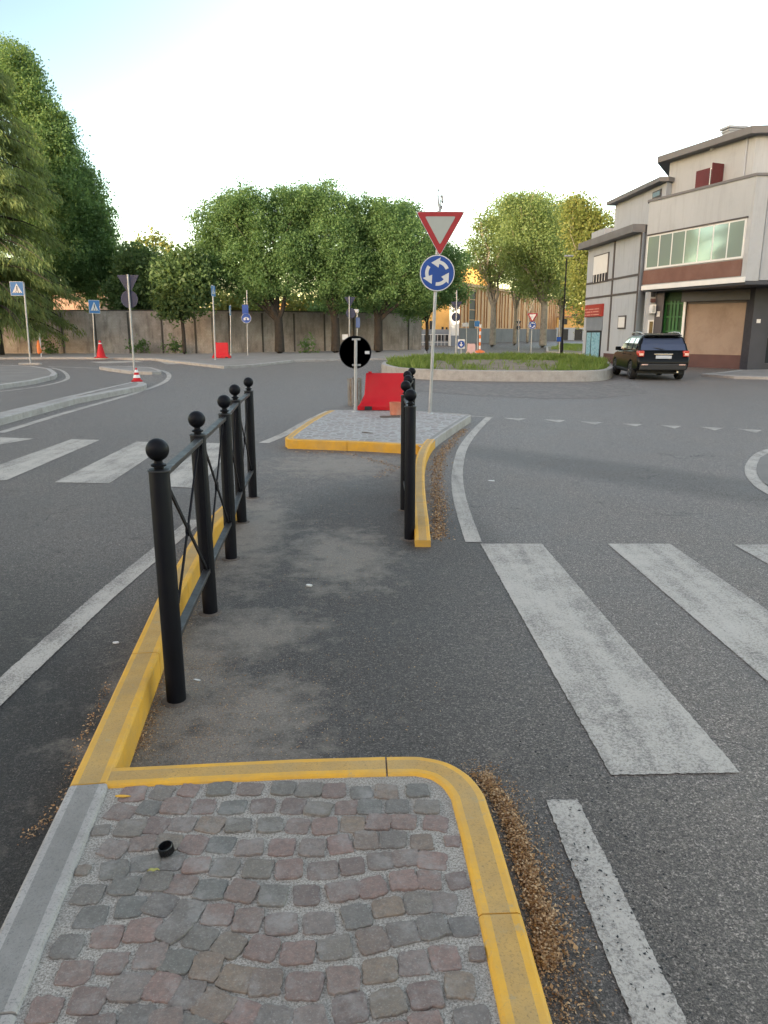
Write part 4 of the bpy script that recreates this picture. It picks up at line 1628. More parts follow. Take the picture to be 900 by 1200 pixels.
# 3 far-left pedestrian crossing sign
r3, q3 = sign_root("crossing_sign", "blue pedestrian crossing sign on a leaning pole at the far left near the cedar", 35.8, 427.8, .12)
top = loc(q3, 27.6, 331)
pole_part(r3, top, .035)
cc = loc(q3, 20.6, 338.3)
crossing_plate(r3, cc.x, cc.z, 15.6 * q3.y / 890, -.06)
b = MB()
o = b.box((0, 0, .05), (1.0, .2, .1)).build("concrete_base", M['kerb'], r3, bevel=.02)
# 4
r4, q4 = sign_root("crossing_sign", "small pedestrian crossing sign turned away, on the pole beside the tall red cone", 111.6, 417.8, .12)
pole_part(r4, loc(q4, 108.0, 352), .035)
cc = loc(q4, 109.7, 359.5)
hold = thing("tmp", "x", "x")
bpy.data.objects.remove(hold)
p4 = crossing_plate(r4, 0, 0, 15 * q4.y / 890, -.06)
p4.location = cc
p4.rotation_euler = (0, 0, R(58))
# 5 tall pole, triangle + disc seen from the back
r5, q5 = sign_root("give_way_sign", "tall pole with dark backs of a triangle and a disc, behind the striped cone", 157.6, 437, KZ)
pole_part(r5, loc(q5, 149.6, 321.5), .035)
cc = loc(q5, 149.8, 330)
layers(r5, "triangle_plate", [(tri(cc.x, cc.z, .80), M['navy']), (tri(cc.x, cc.z, .78), M['signred'])], .05, 1)
cc = loc(q5, 151, 350.5)
layers(r5, "round_plate", [(disc(cc.x, cc.z, .31), M['navy']), (disc(cc.x, cc.z, .3), M['signblue'])], .05, 1)
# 6,7,8
r6, q6 = sign_root("side_on_sign", "thin pole directly left of the far red barrier, its sign plate seen edge on", 252.4, 421.5, .12)
pole_part(r6, loc(q6, 249, 334), .04)
cc = loc(q6, 248.6, 341)
p6 = crossing_plate(r6, 0, 0, .55, -.06)
p6.location = cc
p6.rotation_euler = (0, 0, R(80))
r7, q7 = sign_root("crossing_sign", "small blue sign nearly edge on, on the pole just right of the far red barrier", 270.6, 416.2, .12)
pole_part(r7, loc(q7, 270, 357.5), .035)
cc = loc(q7, 270.6, 364)
p7 = crossing_plate(r7, 0, 0, .62, -.06)
p7.location = cc
p7.rotation_euler = (0, 0, R(-68))
r8, q8 = sign_root("cycle_path_sign", "blue disc below a dark double plate on the pole left of the first row tree", 290.2, 416.4, .12)
pole_part(r8, loc(q8, 289.2, 340), .035)
cc = loc(q8, 288.8, 373)
round_plate(r8, cc.x, cc.z, .32, -.06, arrows=False, symbol='bike')
cc = loc(q8, 287.6, 362.5)
layers(r8, "upper_plate", [(rect(cc.x, cc.z, .42, .6), M['navy']), (rect(cc.x + .0, cc.z, .38, .56), M['signblue'])], -.06, -1)
# 9, 10 behind the black disc
r9, q9 = sign_root("give_way_sign", "taller of the two poles above the black disc, dark plates seen from behind", 409.4, 420, .12)
pole_part(r9, loc(q9, 409.4, 347), .035)
cc = loc(q9, 410, 352)
layers(r9, "triangle_plate", [(tri(cc.x, cc.z, .65), M['navy']), (tri(cc.x, cc.z, .62), M['signred'])], .05, 1)
cc = loc(q9, 411, 367)
layers(r9, "round_plate", [(disc(cc.x, cc.z, .28), M['navy']), (disc(cc.x, cc.z, .27), M['signblue'])], .05, 1)
cc = loc(q9, 404.5, 395)
layers(r9, "notice_plate", [(rect(cc.x, cc.z, .33, .3), M['signgrey'])], -.06, -1)
r10, q10 = sign_root("side_on_sign", "shorter pole above the black disc carrying a pale box and a narrow blue plate", 418.4, 419, .12)
pole_part(r10, loc(q10, 418.6, 365), .035)
cc = loc(q10, 416.4, 364.5)
MB().box((cc.x, 0, cc.z), (.4, .25, .2)).build("camera_box", M['signgrey'], r10, bevel=.04)  # speed camera housing on the shorter pole
cc = loc(q10, 418.6, 378)
p10 = layers(r10, "blue_plate", [(rect(0, 0, .5, .6), M['navy']), (rect(0, 0, .46, .56), M['signblue'])], -.05, -1)
p10.location = cc
p10.rotation_euler = (0, 0, R(62))
# 11 beyond the roundabout
r11, q11 = sign_root("give_way_sign", "dark backs of a triangle and a disc in front of the pale end wall", 534.2, 417, 0, Y=48)
pole_part(r11, loc(q11, 535.2, 340), .04)
cc = loc(q11, 535, 357.5)
layers(r11, "triangle_plate", [(tri(cc.x, cc.z, .72), M['navy']), (tri(cc.x, cc.z, .7), M['signred'])], .05, 1)
cc = loc(q11, 534.4, 371.5)
layers(r11, "round_plate", [(disc(cc.x, cc.z, .28), M['navy']), (disc(cc.x, cc.z, .27), M['signblue'])], .05, 1)
# 12 low blue disc on the far splitter
r12, q12 = sign_root("keep_left_sign", "low square blue sign with a white arrow near the pale barrier beyond the roundabout", 540.4, 416, 0, Y=50)
pole_part(r12, loc(q12, 540.4, 400), .04)
cc = loc(q12, 540.4, 403)
layers(r12, "backing_plate", [(rect(cc.x, cc.z, .46, .6), M['signgrey'])], -.05, -1)
round_plate(r12, cc.x, cc.z - .02, .25, -.056, arrows=False, symbol='arrow')
# 13 plates by the shed
r13, q13 = sign_root("street_sign", "small white oblong plate on a thin pole in front of the ribbed shed", 546.6, 413, 0, Y=62)
pole_part(r13, loc(q13, 546.6, 377), .035)
cc = loc(q13, 545.4, 380.5)
layers(r13, "name_plate", [(rect(cc.x, cc.z, .5, .3), M['signgrey'])], -.05, -1)
r14, q14 = sign_root("direction_sign", "light blue square plate beside the orange and white striped post", 559.3, 413, 0, Y=62)
pole_part(r14, loc(q14, 559.6, 375), .035)
cc = loc(q14, 559, 379.4)
layers(r14, "blue_plate", [(rect(cc.x, cc.z, .44, .46), M['signgrey']), (rect(cc.x, cc.z, .41, .43), M['signblue2'])], -.05, -1)
# 15 small give way facing us
r15, q15 = sign_root("give_way_sign", "small distant give way triangle over a blue disc in front of the plane trunks", 622.4, 410, 0, Y=60)
pole_part(r15, loc(q15, 623.6, 368), .04)
cc = loc(q15, 623.9, 371)
give_way_plate(r15, cc.x, cc.z, .92, -.05, white=M['signgrey'])
cc = loc(q15, 623.6, 381)
round_plate(r15, cc.x, cc.z, .31, -.05, arrows=True)
r16, q16 = sign_root("side_on_sign", "thin dark pole with small plates turned sideways left of the distant give way triangle", 608, 409, 0, Y=64)
pole_part(r16, loc(q16, 608, 374), .035)
cc = loc(q16, 608, 378)
layers(r16, "triangle_plate", [(tri(cc.x, cc.z, .42), M['signback'])], .05, 1)
cc = loc(q16, 607.6, 384)
layers(r16, "round_plate", [(disc(cc.x, cc.z, .18), M['signback'])], .05, 1)
r17, q17 = sign_root("direction_sign", "low blue arrow board beside the foot of the black lamp post", 655.6, 412, 0, Y=58)
pole_part(r17, loc(q17, 655.6, 375), .03)
cc = loc(q17, 656, 397.6)
layers(r17, "blue_plate", [(rect(cc.x, cc.z, .5, .36), M['navy']), (rect(cc.x, cc.z, .47, .33), M['signblue'])], -.05, -1)

# ------------------------------------------------------------------ street lamps
q = P(657.6, 421)
lp = thing("street_lamp", "slender black lamp post rising before the plane trees, beside the pale building", "lamp post", q)
b = MB()
b.lathe([(.1, 0), (.1, .9), (.075, 1.0), (.055, 2.5), (.04, 5.6), (.03, 5.8)], 12)
b.build("post", M['black'], lp, smooth=40)
tp_ = at(664.5, 300, q.y) - q
MB().tube([(0, 0, 5.75), (tp_.x * .5, 0, tp_.z * .97), (tp_.x, 0, tp_.z)], .03, 8).build("arm", M['black'], lp, smooth=40)
MB().box((tp_.x + .1, 0, tp_.z), (.5, .2, .1)).build("lamp_head", M['galv'], lp, bevel=.03)
q = at(289.5, 414, 62)
q.z = 0
l2 = thing("street_lamp", "tall pale lamp post whose head shows against the sky above the left row tree", "lamp post", q)
hh = at(288, 224, 62).z
MB().lathe([(.12, 0), (.11, 1.0), (.08, hh * .6), (.05, hh)], 12).build("post", M['galv'], l2, smooth=40)
MB().box((.25, 0, hh), (.7, .22, .12)).build("lamp_head", M['galv'], l2, bevel=.03)

# ------------------------------------------------------------------ barriers, cones, bucket, tube
def water_barrier(name, label, q, L, H_, D, rz, group, tp=.16):
    t = thing(name, label, "barrier", q, rz, group)
    b = MB()
    prof = [(-D / 2, 0), (D / 2, 0), (D / 2, .12 * H_), (D * .36, .22 * H_), (D * .17, .42 * H_), (D * .13, H_ * .97), (D * .10, H_), (-D * .10, H_), (-D * .13, H_ * .97), (-D * .17, .42 * H_), (-D * .36, .22 * H_), (-D / 2, .12 * H_)]
    n = len(prof)
    vs = []
    xs = [(-.5, .985), (-.47, 1.0), (-.2, 1), (.2, 1), (.47, 1.0), (.5, .985)]
    for f, k in xs:
        for (y, z) in prof:
            zz = z / H_
            inset = (0 if zz < .13 else (.11 + (zz - .2) * tp * .3)) * (1 if f < 0 else -1)
            x = f * L + (inset * L if abs(f) > .3 else 0)
            vs.append((x, y * k, z))
    fs = []
    for i in range(len(xs) - 1):
        for j_ in range(n):
            fs.append((i * n + j_, i * n + (j_ + 1) % n, (i + 1) * n + (j_ + 1) % n, (i + 1) * n + j_))
    fs.append(tuple(range(n))[::-1])
    fs.append(tuple(range((len(xs) - 1) * n, len(xs) * n)))
    b.add(vs, fs)
    b.build("body", M['redpl'], t, bevel=.012, smooth=35)
    f = MB()
    for x in (-.3 * L, .3 * L):
        f.box((x, -D / 2 - .002, .045), (.14, .03, .07))
    f.build("foot_slot", M['dark'], t)
    c_ = MB().lathe([(.035, 0), (.035, .025), (.03, .03)], 12, (-.28 * L, 0, H_))
    c_.build("filler_cap", M['redpl'], t, smooth=40)
    MB().box((L / 2 * .74, 0, H_ * .55), (.05, D * .18, H_ * .7)).build("joining_tongue", M['redpl'], t, bevel=.01)
    return t


q = P(452, 480.5, KZ)
q.y += .12
water_barrier("plastic_barrier", "bright red plastic barrier standing on the far island behind the railing", q, 1.08, .70, .42, R(-3), "plastic road barriers")
q = P(260, 419.6, .12)
water_barrier("plastic_barrier", "faded red plastic barrier far off by the wall between two sign poles", q, 1.05, .88, .4, 0, "plastic road barriers", .1)

q = P(464.3, 486.6, KZ)
bk = thing("open_bucket", "faded terracotta bucket on a dark board in front of the red barrier", "bucket", q)
MB().lathe([(.112, 0.012), (.122, .22), (.126, .235), (.118, .235), (.108, .03)], 24).build("bucket_shell", M['terra'], bk, smooth=40)
q = P(457, 488.6, KZ)
bd = MB().box((0, 0, .008), (.36, .16, .014)).build("flat_board", M['twig'], None, bevel=.003)
bd.location = q
bd.rotation_euler = (0, 0, .05)
tag(bd, "thin dark board lying on the setts under the terracotta bucket", "board")

q = P(416, 475.2, 0)
tb = thing("weathered_drum", "short weathered brown and grey drum standing on the road behind the black disc", "drum", q)
w0 = 15.6 * q.y / 880 / 2
hh = (at(416, 443, q.y).z)
b = MB()
n = 20
for k in range(n):
    a = 2 * PI * k / n
    rr_ = w0 * (1 + .02 * math.sin(k * 2.3))
    b.box((rr_ * math.cos(a), rr_ * math.sin(a), hh / 2), (.022, 2 * PI * w0 / n * .93, hh * (1 - .012 * (k % 3))), a, m=0 if (k * 7) % 5 < 3 else 1)
b.build("staves", [M['oldwood'], M['oldtin']], tb)
MB().lathe([(w0 * .93, .02), (w0 * .93, hh * .93)], 20).build("inner_shell", M['oldtin'], tb)
bnd = MB()
for z_ in (.08, hh * .9):
    bnd.lathe([(w0 * 1.06, z_), (w0 * 1.06, z_ + .03), (w0 * 1.0, z_ + .03), (w0 * 1.0, z_)], 24)
bnd.build("hoop", M['oldtin'], tb)


def cone(name, label, q, h_, r_, bands, group, mat2=None):
    t = thing(name, label, "traffic cone", q, 0.3, group)
    MB().box((0, 0, .02), (r_ * 2.7, r_ * 2.7, .04)).build("base_plate", M['redpl'] if not mat2 else mat2, t, bevel=.01)
    MB().lathe([(r_, .035), (r_ * .95, .08), (r_ * .2, h_), (r_ * .12, h_ + .005)], 20).build("cone_body", M['redpl'], t, smooth=40)
    for z0_, z1_ in bands:
        f = lambda z: r_ * (.95 + (.2 - .95) * (z - .08) / (h_ - .08)) + .003
        MB().lathe([(f(z0_ * h_), z0_ * h_), (f(z1_ * h_), z1_ * h_)], 20).build("white_band", M['white'], t, smooth=40)
    return t


cone("traffic_cone", "small red and white striped cone on the tip of the left traffic island", P(160.6, 447.0, KZ), .40, .12, [(.28, .5), (.68, .88)], "traffic cones")
cone("traffic_cone", "tall plain red cone at the foot of the small crossing sign near the wall", P(118.6, 419.4, .12), 1.0, .27, [(.80, .86)], "traffic cones")
# wrapped marker post by the cedar
q = P(48.4, 418, .12)
mp_ = thing("marker_post", "short post wrapped in orange plastic near the cedar trunk", "post", q)
MB().tube([(0, 0, 0), loc(q, 46.2, 391)], .035, 8).build("post", M['signgrey'], mp_, smooth=40)
e = loc(q, 45.6, 407)
MB().lathe([(.06, -.40), (.14, -.32), (.12, .1), (.08, .35), (.05, .42)], 12, (e.x, 0, e.z)).build("orange_wrap", M['orange'], mp_, smooth=40)
# striped post and pale barrier beyond the roundabout
q = at(562, 413, 60)
q.z = 0
sp_ = thing("striped_post", "orange and white striped marker post in front of the orange-lit shed wall", "post", q)
b = MB()
zt = at(562, 380, 60).z
for k in range(8):
    b.lathe([(.08, zt * k / 8), (.08, zt * (k + 1) / 8)], 12, m=k % 2)
b.build("striped_tube", [M['orange'], M['white']], sp_)
MB().lathe([(.45, 0), (.4, .12), (.15, .22)], 16).build("orange_foot", M['orange'], sp_, smooth=40)
q = at(552, 416, 56)
q.z = 0
t_ = water_barrier("plastic_barrier", "pale pinkish barrier beyond the grass next to the low blue arrow sign", q, .75, .75, .4, .2, "plastic road barriers", .1)
pinkm = surf("faded_pink_plastic", (0.55, 0.36, 0.33), 0.6, 0.1, 3)
for ch in t_.children:
    if ch.name.split('.')[0] != 'foot_slot':
        ch.data = ch.data.copy()
        ch.data.materials[0] = pinkm

# ------------------------------------------------------------------ buildings on the right
def frame_quad(o, u, s0, s1, z0, z1, n, off, th, b, m=0):
    """box on a facade: origin o, direction u, along s0..s1, heights z0..z1, standing off by off with thickness th along n"""
    u, n = Vector(u), Vector(n)
    c_ = Vector(o) + u * (s0 + s1) / 2 + n * (off + th / 2)
    c_.z = (z0 + z1) / 2
    ang = math.atan2(u.y, u.x)
    b.box(c_, (abs(s1 - s0), th, z1 - z0), ang, m)
    return b


def hit(px, py, o, u):
    d = ray(px, py)
    # t*d.xy - s*u = o
    det = d.x * (-u[1]) + u[0] * d.y
    t = (o[0] * (-u[1]) + u[0] * o[1]) / det
    s_ = (d.x * o[1] - d.y * o[0]) / det * -1
    # s from the larger component
    s_ = (t * d.x - o[0]) / u[0] if abs(u[0]) > abs(u[1]) else (t * d.y - o[1]) / u[1]
    return s_, CAM_H + t * d.z


# --- building A: long two-storey block
oA = Vector((12.08, 36.6, 0))
A_far = Vector((11.58, 44.2, 0))
uA = (A_far - oA).normalized()
LA = (A_far - oA).length
nA = Vector((-uA.y, uA.x, 0))        # outwards, towards the road
if nA.x > 0:
    nA = -nA
bA = thing("corner_block", "pale two-storey block with dark bands, red shop sign and light blue door", "building", oA)


def A(b, s0, s1, z0, z1, off, th, m=0):
    return frame_quad((0, 0, 0), uA, s0, s1, z0, z1, nA, off, th, b, m)


b = MB()
ZA = 6.12
cA = [Vector((0, 0, 0)), uA * LA, uA * LA - nA * 9, Vector((5.0, 5.0, 0))]
b.prism([(p.x, p.y) for p in cA], -.05, ZA)
b.build("wall", M['plaster'], bA)
b = MB()
cR = [nA * .5, uA * (LA + .35) + nA * .5, uA * (LA + .35) - nA * 9.2, Vector((5.0, 5.0, 0)), Vector((.1, .05, 0))]
b.prism([(p.x, p.y) for p in cR], ZA + .01, ZA + .36)
b.build("eave", M['eave'], bA)


def hA(px, py):
    return hit(px, py, (oA.x, oA.y), (uA.x, uA.y))


t_ = MB()
sm_ = hA(718.4, 325)[0]
A(t_, sm_ - .09, sm_ + .09, .62, ZA - .01, .0, .035)
A(t_, .02, .14, .62, ZA - .01, .0, .04)
zb1 = hA(749, 321.5)[1]
zb2 = hA(748, 342)[1]
for z_ in (zb1, zb2):
    A(t_, .14, sm_ - .09, z_ - .05, z_ + .05, .0, .03)
    A(t_, sm_ + .09, LA, z_ - .05, z_ + .05, .0, .03)
t_.build("dark_band", M['trim'], bA)
zs0 = hA(712, 414)[1]
t_ = MB()
A(t_, .0, sm_ + .55, -.05, zs0, .0, .03)
t_.build("base_band", M['maroon'], bA)
# upper window with roller shutter
sa, za = hA(697.3, 301.5)
sb, zb = hA(711.8, 328.5)
sa2, _ = hA(711.8, 300)
s0_, s1_ = sb, hA(697, 312)[0]
f = A(MB(), s0_ - .06, s1_ + .06, zb - .06, za + .06, .004, .05).build("window", M['trim'], bA)
A(MB(), s0_, s1_, zb + (za - zb) * .3, za, .045, .03).build("roller_shutter", M['white'], f)
A(MB(), s0_, s1_, zb, zb + (za - zb) * .3 - .02, .045, .012).build("pane", M['dark'], f)
t_ = MB()
for k in range(5):
    x_ = s0_ + (s1_ - s0_) * (k + .5) / 5
    A(t_, x_ - .025, x_ + .025, zb, zb + (za - zb) * .3, .075, .02)
t_.build("grille", M['white'], f)
# shop sign, panel and door
s0_, z1_ = hA(708.3, 355.8)
_, z0_ = hA(708.3, 370.5)
s1_, _ = hA(688.3, 360)
s1_ = min(s1_, LA - .1)
f = A(MB(), s0_, s1_, z0_, z1_, .01, .12).build("shop_sign", M['shopred'], bA)
t_ = MB()
rs_ = random.Random(5)
hz_ = z1_ - z0_
for a_, c_ in ((.58, .66), (.36, .44), (.12, .2)):
    x_ = s0_ + .5 * rs_.random() + .1
    while x_ < s1_ - .25:
        wd_ = rs_.uniform(.2, .9)
        A(t_, x_, min(s1_ - .1, x_ + wd_), z0_ + a_ * hz_, z0_ + c_ * hz_, .13, .008)
        x_ += wd_ + .12
t_.build("faded_lettering", M['palestripe'], f)
zd = hA(706, 387.5)[1]
A(MB(), s0_ + .02, s1_ - .1, zd + .01, z0_ - .02, .004, .05).build("grey_panel", M['greyblue'], bA)
f = A(MB(), s0_ + .1, s1_ - .3, .02, zd, .004, .06).build("door", M['dark'], bA)
t_ = MB()
ms_ = s0_ + .1 + (s1_ - s0_ - .4) * .62
A(t_, s0_ + .2, ms_ - .08, .08, zd - .1, .065, .02)
A(t_, ms_ + .08, s1_ - .45, .08, zd - .1, .065, .02)
t_.build("pale_blue_pane", M['ltblue'], f)
# notice board
s0_, z1_ = hA(734.4, 369.5)
s1_, z0_ = hA(724.6, 385.5)
f = A(MB(), s0_, s1_, z0_, z1_, .004, .05).build("notice_board", M['trim'], bA)
A(MB(), s0_ + .08, s1_ - .08, z0_ + .07, z1_ - .07, .055, .01).build("white_sheet", M['white'], f)

# upper set-back storey of A
oU = oA - nA * 1.0
su0, zu0 = hit(779, 214.5, (oU.x, oU.y), (uA.x, uA.y))
su1, zu1 = hit(721.5, 240, (oU.x, oU.y), (uA.x, uA.y))
ZU = (zu0 + zu1) / 2
relU = oU - oA
cU = [relU + uA * (su0 - .25), relU + uA * su1, relU + uA * su1 + Vector((6, 1, 0)), relU + uA * (su0 - .25) + Vector((5, 3.5, 0))]
bm_ = MB()
bm_.prism([(p.x, p.y) for p in cU], ZA + .37, ZU)
bm_.build("upper_wall", M['plaster'], bA)
b = MB()
cU2 = [relU + nA * .4 - uA * .3 + uA * su0, relU + nA * .4 + uA * (su1 + .35), relU + uA * (su1 + .35) + Vector((6.2, 1, 0)), relU + Vector((5, 3.3, 0)), relU + uA * (su0 - .4)]
b.prism([(p.x, p.y) for p in cU2], ZU + .01, ZU + .2)
b.build("upper_roof", M['eave'], bA)
s0_, z1_ = hit(776, 221, (oU.x, oU.y), (uA.x, uA.y))
s1_, z0_ = hit(765, 234, (oU.x, oU.y), (uA.x, uA.y))
f = frame_quad(relU, uA, s0_, s1_, z0_, min(z1_, ZU - .1), nA, .003, .04, MB()).build("window", M['trim'], bA)
frame_quad(relU, uA, s0_ + .08, s1_ - .08, z0_ + .06, min(z1_, ZU - .1) - .06, nA, .04, .02, MB()).build("pane", M['doorglass'], f)
sp0, zp0 = hit(717, 264, (oA.x + .5, oA.y), (uA.x, uA.y))
sp1, _ = hit(693.5, 272, (oA.x + .5, oA.y), (uA.x, uA.y))
b = MB()
relP = Vector((.5, 0, 0))
pp = [relP + uA * (su1 + .05), relP + uA * sp1, relP + uA * sp1 + Vector((6, 0, 0)), relP + uA * (su1 + .05) + Vector((6, 0, 0))]
b.prism([(p.x, p.y) for p in pp], ZA + .37, zp0)
b.build("roof_parapet", M['plaster'], bA)

# --- building B: projecting upper floor over a recess, plus the top storey
oB = Vector((12.26, 36.6, 0))
BANG = R(18.7)
uB = Vector((math.sin(BANG), -math.cos(BANG), 0))
nB = Vector((-math.cos(BANG), -math.sin(BANG), 0))
LB = 6.33
ZB0, ZB1 = 3.55, 7.42
bB = thing("overhang_building", "pale building whose upper floor with a glazed strip overhangs a tan recessed wall", "building", oB)


def B(b, s0, s1, z0, z1, off, th, m=0):
    return frame_quad((0, 0, 0), uB, s0, s1, z0, z1, nB, off, th, b, m)


c1_ = uB * LB
b = MB()
vol = [Vector((0, 0, 0)), c1_, Vector((c1_.x + .52, c1_.y, 0)), Vector((c1_.x + .55, 8.5, 0)), Vector((4.0, 8.5, 0))]
b.prism([(p.x, p.y) for p in vol], ZB0 + .02, ZB1)
b.build("upper_wall", M['plaster2'], bB)
b = MB()
cp_ = [nB * .05 - uB * .05, c1_ + nB * .05 + uB * .03, Vector((c1_.x + .56, c1_.y - .07, 0)), Vector((c1_.x + .56, 8.6, 0)), Vector((4.0, 8.6, 0))]
b.prism([(p.x, p.y) for p in cp_], ZB1, ZB1 + .1)
b.build("parapet_coping", M['eave'], bB)
# glazed strip
def hB(px, py):
    return hit(px, py, (oB.x, oB.y), (uB.x, uB.y))


w0s, wz1 = hB(760.5, 275)
w1s, wz1b = hB(876, 257.5)
_, wz0 = hB(760.5, 315)
_, wz0b = hB(872, 299.5)
wz1, wz0 = (wz1 + wz1b) / 2, (wz0 + wz0b) / 2
f = B(MB(), w0s, w1s, wz0 - .06, wz1, .004, .05).build("window_band", M['white'], bB)
edges = [w0s + .04 + (w1s - w0s - .08) * k / 7 for k in range(8)]
for k in range(7):
    B(MB(), edges[k] + .035, edges[k + 1] - .035, wz0 + .02, wz1 - .07, .045, .012).build("pane", M['winglass'], f)
B(MB(), w0s - .03, w1s + .04, wz1, wz1 + .06, .0, .09).build("window_head", M['trim'], f)
B(MB(), .0, w1s - .02, ZB0 + .22, wz0 - .1, .003, .03).build("brown_panel", M['brown'], bB)
B(MB(), -.02, LB, ZB0 - .03, ZB0 + .17, .0, .06).build("slab_edge", M['white'], bB)
# soffit and beam
b = MB()
sof = [Vector((0.02, .02, 0)), c1_ + Vector((.02, .02, 0)), Vector((c1_.x + 6, c1_.y + .02, 0)), Vector((c1_.x + 6, 8.4, 0)), Vector((4.0, 8.4, 0))]
b.prism([(p.x, p.y) for p in sof], ZB0 - .12, ZB0 + .018)
b.build("soffit", M['shopdark'], bB)
# ground-floor recess wall (px 797..873), from Y 35.2 to 32.5
w0_, w1_ = P(796, 429.7) - oB, P(874, 432.7) - oB
uW = (w1_ - w0_).normalized()
nW = Vector((uW.y, -uW.x, 0))
LW = (w1_ - w0_).length


def Wq(b, s0, s1, z0, z1, off, th, m=0):
    return frame_quad(w0_, uW, s0, s1, z0, z1, nW, off, th, b, m)


Wq(MB(), 0, LW + .2, -.05, 3.42, -.3, .3).build("recess_wall", M['tan'], bB)
Wq(MB(), .0, LW, 2.95, 3.41, .0, .35).build("beam", M['shopdark'], bB)
Wq(MB(), .0, LW, 2.86, 2.94, .0, .12).build("pipe_casing", M['trim'], bB)
Wq(MB(), .0, LW, -.05, .60, .002, .03).build("base_band", M['maroon'], bB)
# green slatted door to the left of the recess wall and dark pillar
g0_, g1_ = P(772, 429) - oB, P(797, 429.9) - oB
uG = (g1_ - g0_).normalized()
nG = Vector((uG.y, -uG.x, 0))
LG = (g1_ - g0_).length
gd = frame_quad(g0_, uG, 0, LG, -.05, 3.42, nG, -.2, .2, MB()).build("door", M['greend'], bB)
t_ = MB()
k = 0
x_ = .08
while x_ < LG - .1:
    frame_quad(g0_, uG, x_, x_ + .1, .05, 3.0, nG, .002, .05, t_)
    x_ += .17 if k % 3 else .26
    k += 1
for z_ in (.3, .95, 1.6, 2.25, 2.85):
    frame_quad(g0_, uG, .05, LG - .08, z_, z_ + .07, nG, .055, .03, t_)
t_.build("green_slats", M['green'], gd)
frame_quad(g0_, uG, LG - .07, LG + .04, 0, 3.0, nG, .02, .07, MB()).build("door_frame", M['white'], gd)
frame_quad(g0_, uG, -.04, .03, 0, 3.0, nG, .02, .07, MB()).build("door_frame", M['white'], gd)
p0_, p1_ = P(762, 429) - oB, P(772, 429.2) - oB
uP = (p1_ - p0_).normalized()
nP = Vector((uP.y, -uP.x, 0))
f = frame_quad(p0_, uP, 0, (p1_ - p0_).length, -.05, 3.42, nP, -.3, .45, MB()).build("pillar", M['shopdark'], bB)
frame_quad(p0_, uP, .12, .26, 2.3, 2.55, nP, .15, .03, MB()).build("wall_box", M['white'], f)
# pale return wall with meter boxes and a window
v0_, v1_ = P(752.5, 429.2) - oB, P(762, 429.2) - oB
uV = (v1_ - v0_).normalized()
nV = Vector((uV.y, -uV.x, 0))
LV = (v1_ - v0_).length


def Vq(b, s0, s1, z0, z1, off, th, m=0):
    return frame_quad(v0_, uV, s0, s1, z0, z1, nV, off, th, b, m)


Vq(MB(), -.05, LV, -.05, 3.42, -.2, .2).build("return_wall", M['plaster2'], bB)
f = Vq(MB(), .1, LV - .02, .6, 2.15, .003, .03).build("window", M['white'], bB)
Vq(MB(), .17, LV - .05, .68, 2.08, .03, .01).build("pane", M['doorglass'], f)
ac = Vq(MB(), .12, LV - .06, 2.45, 2.85, .0, .28).build("air_conditioner", M['white'], bB)
Vq(MB(), .17, LV - .1, 2.5, 2.8, .282, .01).build("fan_grille", M['galv'], ac)
Vq(MB(), .14, LV - .06, 2.95, 3.12, .0, .16).build("red_box", M['maroon'], bB)
Vq(MB(), .14, LV - .06, 3.2, 3.5, .0, .1).build("dark_vent", M['dark'], bB)

# shop front on the right
s0_, s1_ = P(873, 433.2) - oB, P(884, 434) - oB
X0, Y0 = s0_.x, s0_.y - .25
b = MB()
b.box((X0 + .27, Y0 + .35, 1.75), (.62, .7, 3.6))
sf = b.build("shop_pillar", M['shopdark'], bB)
b = MB().box((X0 + .22, Y0 - .015, 2.05), (.16, .03, .16))
b.build("white_plate", M['white'], sf)
b = MB()
b.box((X0 + 3.6, Y0 + .42, 3.3), (6.05, .5, .5))
b.box((X0 + 3.6, Y0 + .42, .12), (6.05, .5, .3))
for k in range(4):
    b.box((X0 + .72 + k * 1.9, Y0 + .42, 1.7), (.14, .46, 2.9))
df = b.build("shop_front", M['shopdark'], bB)
for k in range(3):
    MB().box((X0 + 1.67 + k * 1.9, Y0 + .45, 1.66), (1.76, .04, 2.78)).build("shop_glass", M['doorglass'], df)
MB().box((X0 + .95, Y0 + .40, 1.7), (.05, .05, .7)).build("door_handle", M['galv'], df)
b = MB()
b.box((c1_.x + .6 + 2.7, c1_.y + .12 + 2.2, 5.6), (5.4, 4.4, 4.0))
b.build("side_wall", M['plaster2'], bB)
# top storey
oT = -nB * 1.2


def T(b, s0, s1, z0, z1, off, th, m=0):
    return frame_quad(oT, uB, s0, s1, z0, z1, nB, off, th, b, m)


def hT(px, py):
    return hit(px, py, (oB.x + oT.x, oB.y + oT.y), (uB.x, uB.y))


st0, zt0 = hT(785.5, 189)
LT, zt1 = hT(886, 160)
ZT = (zt0 + zt1) / 2
e_ = oT + uB * LT
b = MB()
st_ = oT + uB * st0
vol = [st_, e_, Vector((e_.x + 6, e_.y - .8, 0)), Vector((e_.x + 6, 7.5, 0)), Vector((st_.x + 3.6, 7.5, 0))]
b.prism([(p.x, p.y) for p in vol], 6.9, ZT)
b.build("top_wall", M['plaster2'], bB)
b = MB()
r0_ = oT + nB * .45 + uB * (st0 - .35)
r1_ = oT + nB * .45 + uB * (LT + .2)
vol = [r0_, r1_, Vector((r1_.x + 6, r1_.y - .75, 0)), Vector((r1_.x + 6, 7.9, 0)), Vector((r0_.x + 3.8, 7.9, 0))]
b.prism([(p.x, p.y) for p in vol], ZT + .01, ZT + .28)
rf_ = b.build("roof", M['eave'], bB)
cc = oT + uB * 2.2 - nB * 1.2
dzc = ZT + .28 - 9.95
ch_ = MB()
